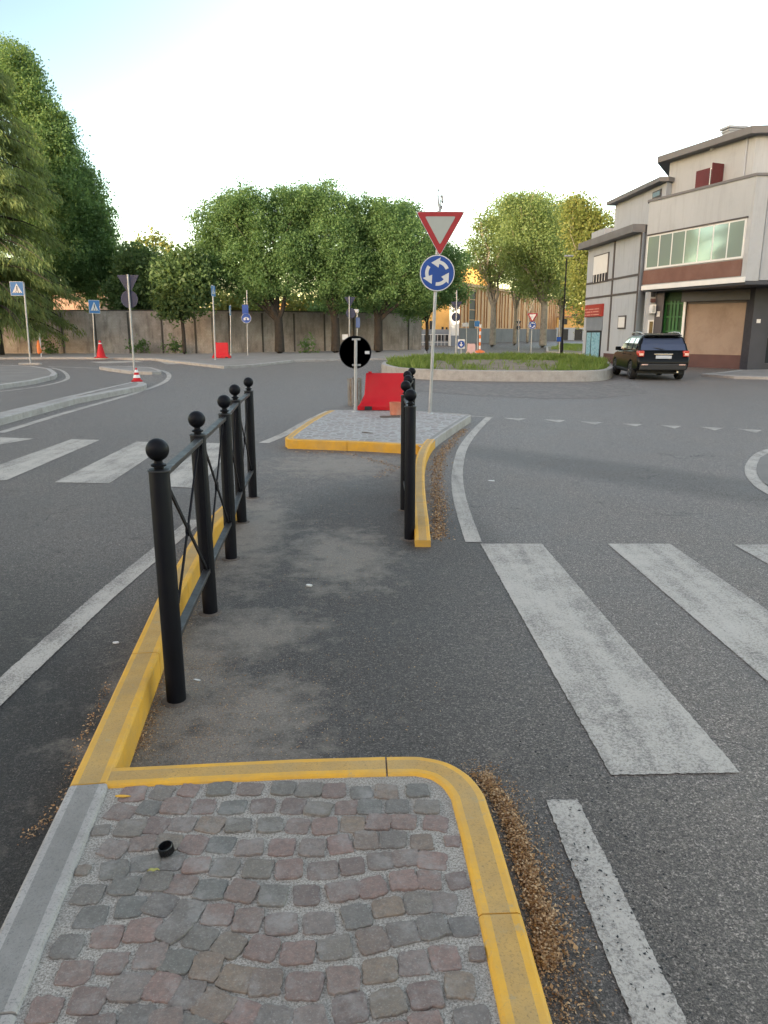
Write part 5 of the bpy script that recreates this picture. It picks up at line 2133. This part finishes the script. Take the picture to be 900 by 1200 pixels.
ch_.box((cc.x, cc.y, 10.25 + dzc), (.7, .55, .62), R(10))
ch_.box((cc.x, cc.y, 10.62 + dzc), (.9, .7, .09), R(10))
ch_.box((cc.x, cc.y, 10.5 + dzc), (.8, .62, .06), R(10))
ch_.build("chimney", M['plaster'], rf_)
a0, az = hT(833.5, 197)
a1, _ = hT(848.5, 194)
a2, _ = hT(817.5, 199)
f = T(MB(), a0, a1, 7.45, az, .003, .04).build("window", M['white'], bB)
am = (a0 + a1) / 2
T(MB(), a0 + .06, am - .03, 7.5, az - .06, .04, .012).build("pane", M['doorglass'], f)
T(MB(), am + .03, a1 - .06, 7.5, az - .06, .04, .012).build("pane", M['doorglass'], f)
T(MB(), a2, a0 - .02, 7.45, az + .02, .02, .04).build("shutter", M['shutter'], bB)
q = oT + uB * (a1 + .02) + nB * .04
s2 = MB().box((q.x + nB.x * .33 + uB.x * .05, q.y + nB.y * .33 + uB.y * .05, (7.45 + az) / 2), (.66, .04, az - 7.43), math.atan2(nB.y, nB.x) + .12)
s2.build("shutter", M['shutter'], bB)
t_ = MB().tube([oT + uB * (LT - .4) + nB * .05 + Vector((0, 0, 7.5)), oT + uB * (LT - .4) + nB * .05 + Vector((0, 0, ZT))], .04, 8)
t_.build("drain_pipe", M['plaster'], bB)
hl, hz_ = hT(836, 174.5)
lm = T(MB(), hl - .07, hl + .07, hz_ - .06, hz_ + .06, 0, .12).build("wall_lamp", M['white'], bB)

# ------------------------------------------------------------------ buildings beyond the roundabout
D0 = at(537, 405, 105)
D0.z = 0
D1 = at(654, 402, 152)
D1.z = 0
uD = (D1 - D0).normalized()
nD = Vector((uD.y, -uD.x, 0))
if nD.y > 0:
    nD = -nD
LD = (D1 - D0).length
hD = at(545, 335, 106).z
sh = thing("ribbed_shed", "long orange-lit shed of vertical ribbed sheets with a dark doorway and arched gable", "building", D0)


def D(b, s0, s1, z0, z1, off, th, m=0):
    return frame_quad((0, 0, 0), uD, s0, s1, z0, z1, nD, off, th, b, m)


b = MB()
c4 = [Vector((0, 0, 0)), uD * LD, uD * LD - nD * 18, -nD * 18]
b.prism([(p.x, p.y) for p in c4], 0, hD)
b.build("wall", M['shed'], sh)
b = MB()
x_ = .4
rs_ = random.Random(8)
while x_ < LD - .5:
    if not (3.1 < x_ < 6.4):
        D(b, x_, x_ + rs_.choice([.25, .4, .7]), 2.2, hD - .2, .0, .14, )
    x_ += rs_.choice([1.0, 1.5, 1.5, 2.2])
b.build("rib_sheeting", M['shedrib'], sh)
D(MB(), 0, LD, 0, 2.1, .0, .2).build("plinth", M['plinth'], sh)
D(MB(), -.2, LD, hD, hD + .4, -.3, .7).build("roof_edge", M['shedrib'], sh)
d_ = D(MB(), 3.4, 6.1, 2.1, hD - .3, .0, .06).build("doorway", M['dark'], sh)
t_ = MB()
D(t_, 3.2, 3.45, 2.1, hD - .15, .06, .12)
D(t_, 6.05, 6.3, 2.1, hD - .15, .06, .12)
D(t_, 3.2, 6.3, hD - .3, hD - .1, .05, .12)
t_.build("door_frame", M['shed'], d_)
t_ = MB()
for z_ in (3.2, 4.6, 6.0, 7.2):
    D(t_, 3.45, 6.05, z_, z_ + .12, .065, .05)
t_.build("cross_bar", M['shedrib'], d_)
# arched gable behind
q = at(551, 338, 138)
rad = 24 / 890 * 138
g_ = thing("arched_hall", "arched yellow-lit gable end showing above the ribbed shed", "building", (q.x, 139, 0))
arc_ = [(-rad, 0), (rad, 0)] + [(rad, q.z)] + [(rad * math.cos(a), q.z + rad * math.sin(a)) for a in np.linspace(0, PI, 20)[1:]]
MB().poly_y(arc_, 0, 14).build("gable_wall", M['ywall'], g_)
b = MB()
outer = [(rad * 1.09 * math.cos(a), q.z + rad * 1.09 * math.sin(a)) for a in np.linspace(-.1, PI + .1, 22)]
inner_ = [(rad * 1.005 * math.cos(a), q.z + rad * 1.005 * math.sin(a)) for a in np.linspace(-.1, PI + .1, 22)]
for k in range(21):
    b.poly_y([inner_[k], outer[k], outer[k + 1], inner_[k + 1]][::-1], -.4, 14.2)
b.build("curved_roof", M['shedroof'], g_)
b = MB()
for k in range(-3, 4):
    b.box((k * rad * .24, -.02, q.z + rad * .3), (.08, .05, rad * (1.1 - .12 * abs(k))))
b.build("gable_ribs", M['shedrib'], g_)

q0, q1_ = at(491, 403, 92), at(529, 403, 92)
yb = thing("yellow_house", "yellow wall with a grey base and low dark windows under the row tree foliage", "building", (q0.x, 92, 0))
Wd = q1_.x - q0.x
hY = at(500, 352, 92).z
MB().box((Wd / 2, 4, hY / 2), (Wd, 8, hY)).build("wall", M['ywall'], yb)
MB().box((Wd / 2, -.05, .95), (Wd + .1, .3, 1.9)).build("grey_base", M['greyblue'], yb)
for a_, c_ in ((497.5, 506), (511, 519), (520, 528)):
    xa, xc = at(a_, 403, 92).x - q0.x, at(c_, 403, 92).x - q0.x
    MB().box(((xa + xc) / 2, -.22, .95), (xc - xa, .06, .75)).build("window", M['dark'], yb)
for a_, c_, z0p, z1p in ((503, 508, 376, 388), (517, 519.5, 383, 389), (522, 524, 383.5, 389)):
    xa, xc = at(a_, 403, 92).x - q0.x, at(c_, 403, 92).x - q0.x
    z0_, z1_ = at(500, z1p, 92).z, at(500, z0p, 92).z
    MB().box(((xa + xc) / 2, -.03, (z0_ + z1_) / 2), (xc - xa, .06, z1_ - z0_)).build("window", M['dark'], yb)
rl = MB()
for k in range(10):
    rl.box((Wd * k / 9, -.9, .65), (.05, .05, 1.3))
rl.box((Wd / 2, -.9, 1.3), (Wd, .05, .06))
rl.box((Wd / 2, -.9, .4), (Wd, .05, .06))
fr_ = rl.build("handrail", M['white'], None)
fr_.location = (q0.x, 92, 0)
tag(fr_, "low white metal handrail in front of the yellow house", "railing")
q = at(533, 403, 88)
pw = thing("white_tower", "tall narrow pale wall with a pointed top between the yellow house and the shed", "building", (q.x, 88, 0))
hw_ = 4.6 / 890 * 88
h1, h2 = at(533, 352, 88).z, at(533, 340, 88).z
MB().poly_y([(-hw_, 0), (hw_, 0), (hw_, h2), (hw_ * .2, h2), (-hw_, h1)], 0, 3).build("wall", M['white'], pw)
MB().box((0, -.1, .6), (hw_ * 2.05, .3, 1.2)).build("base", M['greyblue'], pw)

# houses right of the shed
q = at(664, 402, 175)
hs = thing("orange_house", "orange house with pale balconies between plane trunks left of the lamp post", "building", (q.x, 175, 0))
hO = at(660, 358, 175).z
MB().box((0, 5, hO / 2), (9, 10, hO)).build("wall", M['owall'], hs)
for k in range(3):
    MB().box((-2.5, -.5, 1.9 + k * 2.7), (3.6, 1.0, .9)).build("balcony", M['white'], hs)
    MB().box((1.5, -.05, 2.2 + k * 2.7), (1.2, .1, 1.5)).build("window", M['dark'], hs)
MB().box((0, 5, hO + .15), (9.8, 10.8, .3)).build("roof", M['rooftile'], hs)
q = at(684, 402, 150)
hs = thing("low_yellow_house", "low yellowish house with dark openings far behind the green verge", "building", (q.x, 150, 0))
hO = at(660, 372, 150).z
MB().box((0, 5, hO / 2), (14, 10, hO)).build("wall", M['ywall'], hs)
MB().box((0, -.05, 1.2), (14.1, .3, 2.4)).build("ground_storey", M['plaster'], hs)
for k in (-4, -1.2, 2, 4.6):
    MB().box((k, -.25, 1.1), (1.5, .1, 2.1)).build("door", M['dark'], hs)
    MB().box((k, -.05, 3.6), (1.0, .1, 1.1)).build("window", M['dark'], hs)
MB().box((0, 5, hO + .12), (14.6, 10.6, .25)).build("roof", M['rooftile'], hs)
# behind the wall on the left
q = at(78, 402, 105)
hs = thing("tiled_house", "house with a pinkish tiled roof glimpsed through the foliage left of the tall blank pole", "building", (q.x, 105, 0))
hO = at(78, 366, 105).z
hp = at(78, 341, 105).z
MB().box((0, 5, hO / 2), (9, 10, hO)).build("wall", M['ywall'], hs)
MB().poly_x([(-.6, hO), (10.6, hO), (5, hp + .8)], -5, 5).build("roof", M['rooftile'], hs)
q = at(347, 402, 95)
hs = thing("orange_block", "flat-topped orange building over the wall between the first two row trees", "building", (q.x, 95, 0))
hO = at(347, 357, 95).z
MB().box((0, 4, hO / 2), (3.8, 8, hO)).build("wall", M['owall'], hs)
MB().box((0, 4, hO + .1), (4.1, 8.3, .2)).build("roof_edge", M['ywall'], hs)
q = at(255, 402, 100)
gh = thing("white_frame_house", "pale building with white posts glimpsed over the wall behind the blue disc sign", "building", (q.x, 100, 0))
h_ = at(255, 366, 100).z
MB().box((0, 4, h_ / 2), (16, 8, h_)).build("wall", M['plaster'], gh)
for k in range(6):
    MB().box((-7.5 + k * 3, -.1, h_ / 2 + .7), (.3, .3, h_ + 1.6)).build("post", M['white'], gh)

# ------------------------------------------------------------------ unseen blocks added behind the viewer to keep the low sun off the road
for (bx, bw, bh, lab) in ((-20, 70, 20.0, "tall flat-roofed block added unseen behind the viewer to shade the road"), (-87, 60, 14.0, "lower flat-roofed block added unseen behind the viewer to shade the ground")):
    ab = thing("added_shade_block", lab, "building", (bx, -48, 0))
    MB().box((0, 0, bh / 2), (bw, 12, bh)).build("wall", M['plaster2'], ab)
    MB().box((0, 0, bh + .15), (bw + .8, 12.8, .3)).build("roof", M['eave'], ab)
    wm = MB()
    for fl_ in range(int(bh / 3.5)):
        for k in range(int(bw / 4.2)):
            wm.box((-bw / 2 + 2 + k * 4.1, 6.02, 2.2 + fl_ * 3.3), (1.3, .08, 1.6))
    wn = wm.build("windows", M['doorglass'], ab)
    wn['kind'] = 'stuff'

# ------------------------------------------------------------------ the car
cq = P(745, 446) + Vector((0, 0, 0))
car = thing("car", "black estate car with pale roof rails driving off past the roundabout", "car", (9.35, 25.25, 0.004), R(-5.5))
car.scale = (0.98, 0.97, 0.905)
b = MB()


def arch(cy, r_, n=10):
    return [(cy + r_ * math.cos(a), .33 + r_ * math.sin(a)) for a in np.linspace(0, PI, n)]


prof = [(.10, .42), (.02, .52), (0.0, .70), (.05, .80), (.09, 1.02), (.16, 1.10), (1.2, 1.08), (3.05, 1.02), (3.3, 1.03), (3.95, .96), (4.3, .84), (4.44, .66), (4.46, .45), (4.38, .28)]
prof = prof + arch(3.56, .385) [0:0]
bottom = [(4.38, .28)] + [(p[0], max(p[1], .27)) for p in arch(3.58, .40)] + [(1.36, .26)] + [(p[0], max(p[1], .27)) for p in arch(.92, .40)] + [(.35, .36)]
side = prof[:-1] + bottom
n = len(side)
vs = []
hwf = lambda y: .90 - .10 * max(0, (y - 3.4) / 1.1) ** 2 - .07 * max(0, (.5 - y) / .5) ** 2
for sx in (-1, 1):
    for (y, z) in side:
        ww = hwf(y) - (.045 if z > .95 else 0) - (.02 if z < .4 else 0)
        vs.append((sx * ww, y, z))
for k in range(n):
    pass
fs = [tuple(range(n)), tuple(range(n, 2 * n))[::-1]]
for i in range(n):
    j_ = (i + 1) % n
    fs.append((i, i + n, j_ + n, j_))
b.add(vs, fs)
body = b.build("body", M['carpaint'], car, bevel=.045, seg=3, smooth=35)


def loft(b, rings, m=0):
    n = len(rings[0])
    vs = [p for r in rings for p in r]
    fs = []
    for i in range(len(rings) - 1):
        for k in range(n):
            k2 = (k + 1) % n
            fs.append((i * n + k, i * n + k2, (i + 1) * n + k2, (i + 1) * n + k))
    fs.append(tuple(range(n))[::-1])
    fs.append(tuple(range((len(rings) - 1) * n, len(rings) * n)))
    b.add(vs, fs, m)


def gr(z, y0, y1, hw, hw1=None):
    hw1 = hw1 or hw
    return [(-hw, y0, z), (hw, y0, z), (hw1, y1, z), (-hw1, y1, z)]


b = MB()
loft(b, [gr(1.04, .14, 3.18, .855, .80), gr(1.32, .24, 2.78, .79, .75), gr(1.56, .36, 2.35, .70, .68), gr(1.66, .60, 1.95, .60, .60)])
b.build("cabin", M['carpaint'], car, bevel=.05, seg=3, smooth=35)


def lerp_gr(z, f, side):
    pass


# glass: outlines lying just outside the cabin faces
def cab_x(z):
    return np.interp(z, [1.04, 1.32, 1.56, 1.66], [.855, .79, .70, .60])


def cab_yr(z):
    return np.interp(z, [1.04, 1.32, 1.56, 1.66], [.14, .24, .36, .60])


def cab_yf(z):
    return np.interp(z, [1.04, 1.32, 1.56, 1.66], [3.18, 2.78, 2.35, 1.95])


b = MB()
zs_ = [1.10, 1.32, 1.535]
for a_, c_ in zip(zs_[:-1], zs_[1:]):
    xa, xc = cab_x(a_) - .09, cab_x(c_) - .07
    b.slab((-xa, cab_yr(a_) - .004, a_), (xa, cab_yr(a_) - .004, a_), (xc, cab_yr(c_) - .004, c_), (-xc, cab_yr(c_) - .004, c_), .012)
b.build("rear_window", M['carglass'], car)
MB().slab((-.6, .22, 1.62), (.6, .22, 1.62), (.58, .62, 1.685), (-.58, .62, 1.685), .035).build("roof_spoiler", M['carpaint'], car, bevel=.012)
for sx in (-1, 1):
    for (ya, yb_) in ((.42, 1.0), (1.08, 1.82), (1.9, 2.75)):
        b = MB()
        for a_, c_ in zip(zs_[:-1], zs_[1:]):
            y0a, y0c = max(ya, cab_yr(a_) + .18), max(ya, cab_yr(c_) + .16)
            y1a, y1c = min(yb_, cab_yf(a_) - .22), min(yb_, cab_yf(c_) - .12)
            xo = .004
            pA, pB = (sx * (cab_x(a_) + xo), y0a, a_ + .02), (sx * (cab_x(a_) + xo - .012), y1a, a_ + .02)
            pC, pD = (sx * (cab_x(c_) + xo - .01), y1c, c_ - .0), (sx * (cab_x(c_) + xo), y0c, c_ - .0)
            if sx > 0:
                b.slab(pA, pB, pC, pD, .012)
            else:
                b.slab(pB, pA, pD, pC, .012)
        b.build("side_window", M['carglass'], car)
b = MB()
b.slab((-.72, 3.12, 1.09), (.72, 3.12, 1.09), (.62, 2.38, 1.55), (-.62, 2.38, 1.55), -.02)
b.build("windscreen", M['carglass'], car)
# rear lamps
for sx in (-1, 1):
    b = MB()
    b.box((sx * .745, .085, .98), (.20, .17, .22))
    b.box((sx * .80, .20, 1.0), (.135, .2, .17))
    tl = b.build("tail_lamp", M['tail'], car, bevel=.03, smooth=40)
    MB().box((sx * .75, -.006, .955), (.14, .02, .09)).build("clear_lens", M['tailw'], tl, bevel=.006)
pl_ = MB().box((0, .0, .86), (.52, .02, .115)).build("number_plate", M['plate'], car, bevel=.003)
# small dark characters on the plate (unreadable at this distance)
MB().box((0, .05, .965), (.62, .05, .035)).build("chrome_strip", M['chrome'], car, bevel=.008)
MB().box((0, .02, .5), (1.56, .16, .24)).build("rear_bumper_trim", M['bumper'], car, bevel=.04)
for sx in (-1, 1):
    MB().box((sx * .62, -.045, .58), (.22, .03, .05)).build("reflector", M['tailw'], car, bevel=.006)
MB().tube([(.03, .10, 1.13), (-.35, .19, 1.2)], .012, 6).build("rear_wiper", M['bumper'], car)
MB().box((0, 2.2, .36), (1.5, 3.6, .26)).build("underbody", M['bumper'], car)
MB().tube([(.5, .0, .32), (.5, .35, .32)], .035, 10).build("exhaust_pipe", M['chrome'], car)
for sx in (-1, 1):
    b = MB()
    b.tube([(sx * .63, .55, 1.66), (sx * .64, .72, 1.735), (sx * .645, 1.3, 1.755), (sx * .64, 2.0, 1.73), (sx * .62, 2.2, 1.65)], .022, 8)
    b.build("roof_rail", M['rail'], car, smooth=50)
    b = MB().box((sx * 1.0, 2.62, 1.12), (.2, .1, .15))
    b.box((sx * .88, 2.66, 1.07), (.12, .06, .06))
    b.build("door_mirror", M['carpaint'], car, bevel=.03, smooth=40)
    for y_ in (1.35, 2.3):
        MB().box((sx * .888, y_, .93), (.03, .18, .03)).build("door_handle", M['carpaint'], car, bevel=.008)
    MB().box((sx * .885, 2.25, .34), (.05, 1.85, .1)).build("sill_trim", M['bumper'], car, bevel=.015)
first_w = None
for (x_, y_) in ((-.80, .92), (.80, .92), (-.80, 3.58), (.80, 3.58)):
    if first_w is None:
        b = MB()
        b.lathe([(.21, -.10), (.30, -.11), (.335, -.085), (.345, -.04), (.345, .04), (.335, .085), (.30, .11), (.21, .10)], 28, axis='X')
        first_w = b.build("wheel", M['tyre'], car, smooth=40)
        rm = MB()
        rm.lathe([(.215, -.08), (.22, -.105), (.205, -.105), (.19, -.07), (.05, -.06), (.05, -.09), (.0, -.09)], 24, axis='X')
        for k in range(5):
            a_ = 2 * PI * k / 5
            rm.box((-.088, .12 * math.cos(a_), .12 * math.sin(a_)), (.025, .19, .045), rot=Matrix.Rotation(a_, 3, 'X'))
        rm.build("rim", M['rim'], first_w, smooth=30)
        o = first_w
    else:
        o = dup(first_w, car)
    o.location = (x_, y_, .345)
    o.rotation_euler = (0, 0, 0 if x_ < 0 else PI)

# ------------------------------------------------------------------ litter and small things on the ground
rng = np.random.default_rng(77)


def flakes(name, centres, spread, n, size, zf, label, kind='stuff', mat_=None, lift=.012):
    c = np.array(centres)
    idx = rng.integers(0, len(c) - 1, n)
    t = rng.uniform(0, 1, (n, 1))
    base = c[idx] * (1 - t) + c[idx + 1] * t
    off = rng.normal(0, 1, (n, 2)) * spread
    p = np.concatenate([base + off, np.abs(rng.normal(0, 1, (n, 1))) * lift + zf], axis=1)
    a = rng.normal(0, 1, (n, 3)) * [1, 1, .35]
    a /= np.linalg.norm(a, axis=1, keepdims=True)
    b_ = rng.normal(0, 1, (n, 3)) * [1, 1, .5]
    b_ -= a * (a * b_).sum(1, keepdims=True)
    b_ /= np.linalg.norm(b_, axis=1, keepdims=True)
    s = size * rng.uniform(.4, 1.5, (n, 1))
    V = np.stack([p - a * s, p + b_ * s * .6, p + a * s, p - b_ * s * .6], axis=1).reshape(-1, 3)
    V[:, 2] = np.maximum(V[:, 2], zf + .001)
    return tag(raw_mesh(name, V, 4, mat_ or M['litter'], None, rng.uniform(0, 1, n) ** 1.1), label, "litter", kind=kind)


def gpts(l, z=0.0):
    return [tuple(P(a, b, z).xy) for a, b in l]


flakes("seed_litter", gpts([(566, 910), (590, 945), (604, 975), (612, 1005), (624, 1040), (634, 1075), (642, 1105), (640, 1130)]), .017, 9000, .0045, .001, "drift of brown seeds and dry bits in the gutter right of the yellow kerb", lift=.008)
flakes("seed_litter", gpts([(555, 900), (585, 930), (625, 1000), (645, 1070), (652, 1110), (655, 1160), (660, 1200)]), .05, 2600, .0038, .001, "loose scatter of brown seeds spreading from the gutter onto the asphalt", lift=.003)
flakes("dry_leaf_litter", gpts([(513, 632), (515, 600), (512, 575), (512, 550), (516, 535), (528, 520), (545, 503)]), .045, 5200, .0085, .001, "pale dry leaves lying along the outside of the right kerb", lift=.006)
flakes("gutter_litter", gpts([(30, 985), (70, 945), (92, 880), (112, 835), (128, 800)]), .016, 380, .005, .001, "brown bits lying along the carriageway side of the left yellow kerb", lift=.004)
flakes("walkway_grit", gpts([(160, 880), (172, 835), (190, 780), (215, 720), (240, 670), (262, 620)]), .035, 6500, .0036, .001, "brown grit gathered along the foot of the railing", lift=.003)
flakes("walkway_grit", gpts([(220, 780), (300, 830), (360, 860), (420, 800), (380, 700), (420, 620), (360, 560), (460, 540)]), .22, 2200, .0035, .001, "scattered crumbs of grit over the walkway asphalt", lift=.002)
flakes("pale_litter", gpts([(350, 530), (400, 530), (440, 540), (465, 548), (440, 560)]), .05, 420, .011, .001, "pale flakes lying at the foot of the far yellow kerb", lift=.002)
flakes("fallen_leaves", gpts([(562, 905), (600, 965), (628, 1030), (645, 1090), (650, 1150)]), .03, 90, .011, .002, "few larger brown leaf pieces caught in the gutter right of the yellow kerb", lift=.006)
flakes("sandy_dust", gpts([(165, 885), (185, 850), (210, 800), (240, 770), (280, 830), (200, 880), (260, 875)]), .10, 6000, .0022, .001, "pale sandy grains lying behind the front kerb by the nearest post", lift=.001)
# dark loose chips on the carriageway
flakes("loose_chippings", gpts([(600, 860), (660, 900), (700, 960), (720, 1040), (760, 1100), (800, 1180)]), .10, 500, .005, .004, "dark loose chippings on the carriageway", lift=.002, mat_=M['bumper'])

# bottle cap
q = P(196, 1000, KZ - .004)
b = MB()
b.lathe([(.0195, 0), (.021, .002), (.021, .024), (.020, .026), (.018, .026), (.018, .004), (.0, .004)], 28, m=0)
for k in range(28):
    a_ = 2 * PI * k / 28
    b.box((.0213 * math.cos(a_), .0213 * math.sin(a_), .013), (.0016, .0024, .021), a_)
cp2 = b.build("bottle_cap", M['cap'])
cp2.location = q + Vector((0, 0, .003))
cp2.rotation_euler = (R(4), R(-10), R(18))
tag(cp2, "black ribbed plastic cap lying on the cobbles above the curled leaf", "cap")
q = P(180, 1022, KZ - .002)
V = []
b = MB()
m_ = 7
for i in range(m_ + 1):
    t = i / m_
    wd = .006 * math.sin(PI * min(1, t * .95 + .03))
    x = (t - .5) * .034
    z = .004 + .006 * math.sin(t * PI) + .003 * math.sin(t * 9)
    b.v += [(x, -wd, z), (x, 0, z - .002), (x, wd, z)]
for i in range(m_):
    for k in range(2):
        b.f.append((i * 3 + k, i * 3 + k + 1, (i + 1) * 3 + k + 1, (i + 1) * 3 + k))
        b.m.append(0)
yl = b.build("curled_leaf", M['yleaf'], smooth=60)
sm = yl.modifiers.new('thick', 'SOLIDIFY')
sm.thickness = .0008
yl.location = q
yl.rotation_euler = (0, 0, .12)
tag(yl, "small curled yellow leaf near the black cap on the cobbles", "leaf")


def bit(name, label, cat, px, py, sx, sy, sz, rz, mt, z=0.0, seed=0):
    r_ = random.Random(seed)
    b = MB()
    n = 9
    top = [(sx * math.cos(2 * PI * k / n) * r_.uniform(.7, 1.1), sy * math.sin(2 * PI * k / n) * r_.uniform(.7, 1.1)) for k in range(n)]
    b.prism(top, 0, sz)
    o = b.build(name, mt, bevel=sz * .3)
    o.location = P(px, py, z + .0015)
    o.rotation_euler = (0.05, .08, rz)
    return tag(o, label, cat)


bit("paper_scrap", "thin white scrap on the asphalt right of the nearest railing post", "litter", 231, 797, .022, .007, .003, -.2, M['paperw'], seed=1)
bit("paper_scrap", "crumpled whitish scrap in the middle of the walkway", "litter", 362, 687, .022, .016, .012, .3, M['paperw'], seed=2)
bit("flat_scrap", "small white scrap on the road right of the curved white line", "litter", 576, 563.5, .045, .028, .004, .1, M['paperw'], seed=3)
bit("wood_sliver", "short dark sliver lying on the far cobbled island", "stick", 431, 507.5, .10, .018, .012, -.15, M['twig'], KZ - .004, seed=4)
bit("small_pebble", "pale pebble on the road beside the left kerb near the front", "stone", 136, 754, .018, .012, .008, 0, M['paperw'], seed=5)
bit("orange_chip", "orange paint chip on the cobbles against the front kerb", "chip", 143, 933.5, .028, .006, .004, .1, M['yel'], KZ - .006, seed=6)
tw = MB()
tp2 = [P(665, 1130), P(680, 1150), P(692, 1165), P(700, 1180), P(708, 1196)]
tw.tube([p + Vector((0, 0, .005 + .003 * (i % 2))) for i, p in enumerate(tp2)], [.0012, .002, .0026, .0024, .0018], 6)
tw.tube([tp2[1] + Vector((0, 0, .006)), P(683, 1142) + Vector((0, 0, .012))], [.0014, .0007], 5)
tag(tw.build("bare_twig", M['twig']), "bare thin twig on the asphalt at the lower right of the seed drift", "twig")

# weeds at the foot of the wall
b_centres = [(60, 414), (163, 413), (205, 413), (210, 412), (360, 413), (363, 411), (120, 414), (300, 414)]
for i, (px, py) in enumerate(b_centres[:5]):
    q = P(px, py + .8, .1)
    rg = np.random.default_rng(200 + i)
    C = rg.normal(0, 1, (26, 3)) * [.35, .2, .25] + [0, 0, .45]
    C[:, 2] = np.abs(C[:, 2])
    V, T_ = leaf_cloud(C, .14, 9, .09, rg)
    wt = thing("wall_weed", ["bushy weed at the wall foot near the cedar trunk", "dark weed at the wall foot left of the low dark tree", "weed tuft at the wall foot below the overhanging foliage", "green weed at the wall foot between the first two row trees", "taller weed beside the green weed between row trees"][i], "weed", (q.x, q.y, q.z), 0, "weeds growing at the foot of the wall")
    sb = MB()
    for k in range(5):
        e = C[rg.integers(0, 26)]
        sb.tube([(0, 0, 0), tuple(e * .6), tuple(e)], [.015, .01, .005], 5)
    sb.build("stem", M['twig'], wt)
    raw_mesh("foliage", V, 4, M['leafmid'], wt, T_)
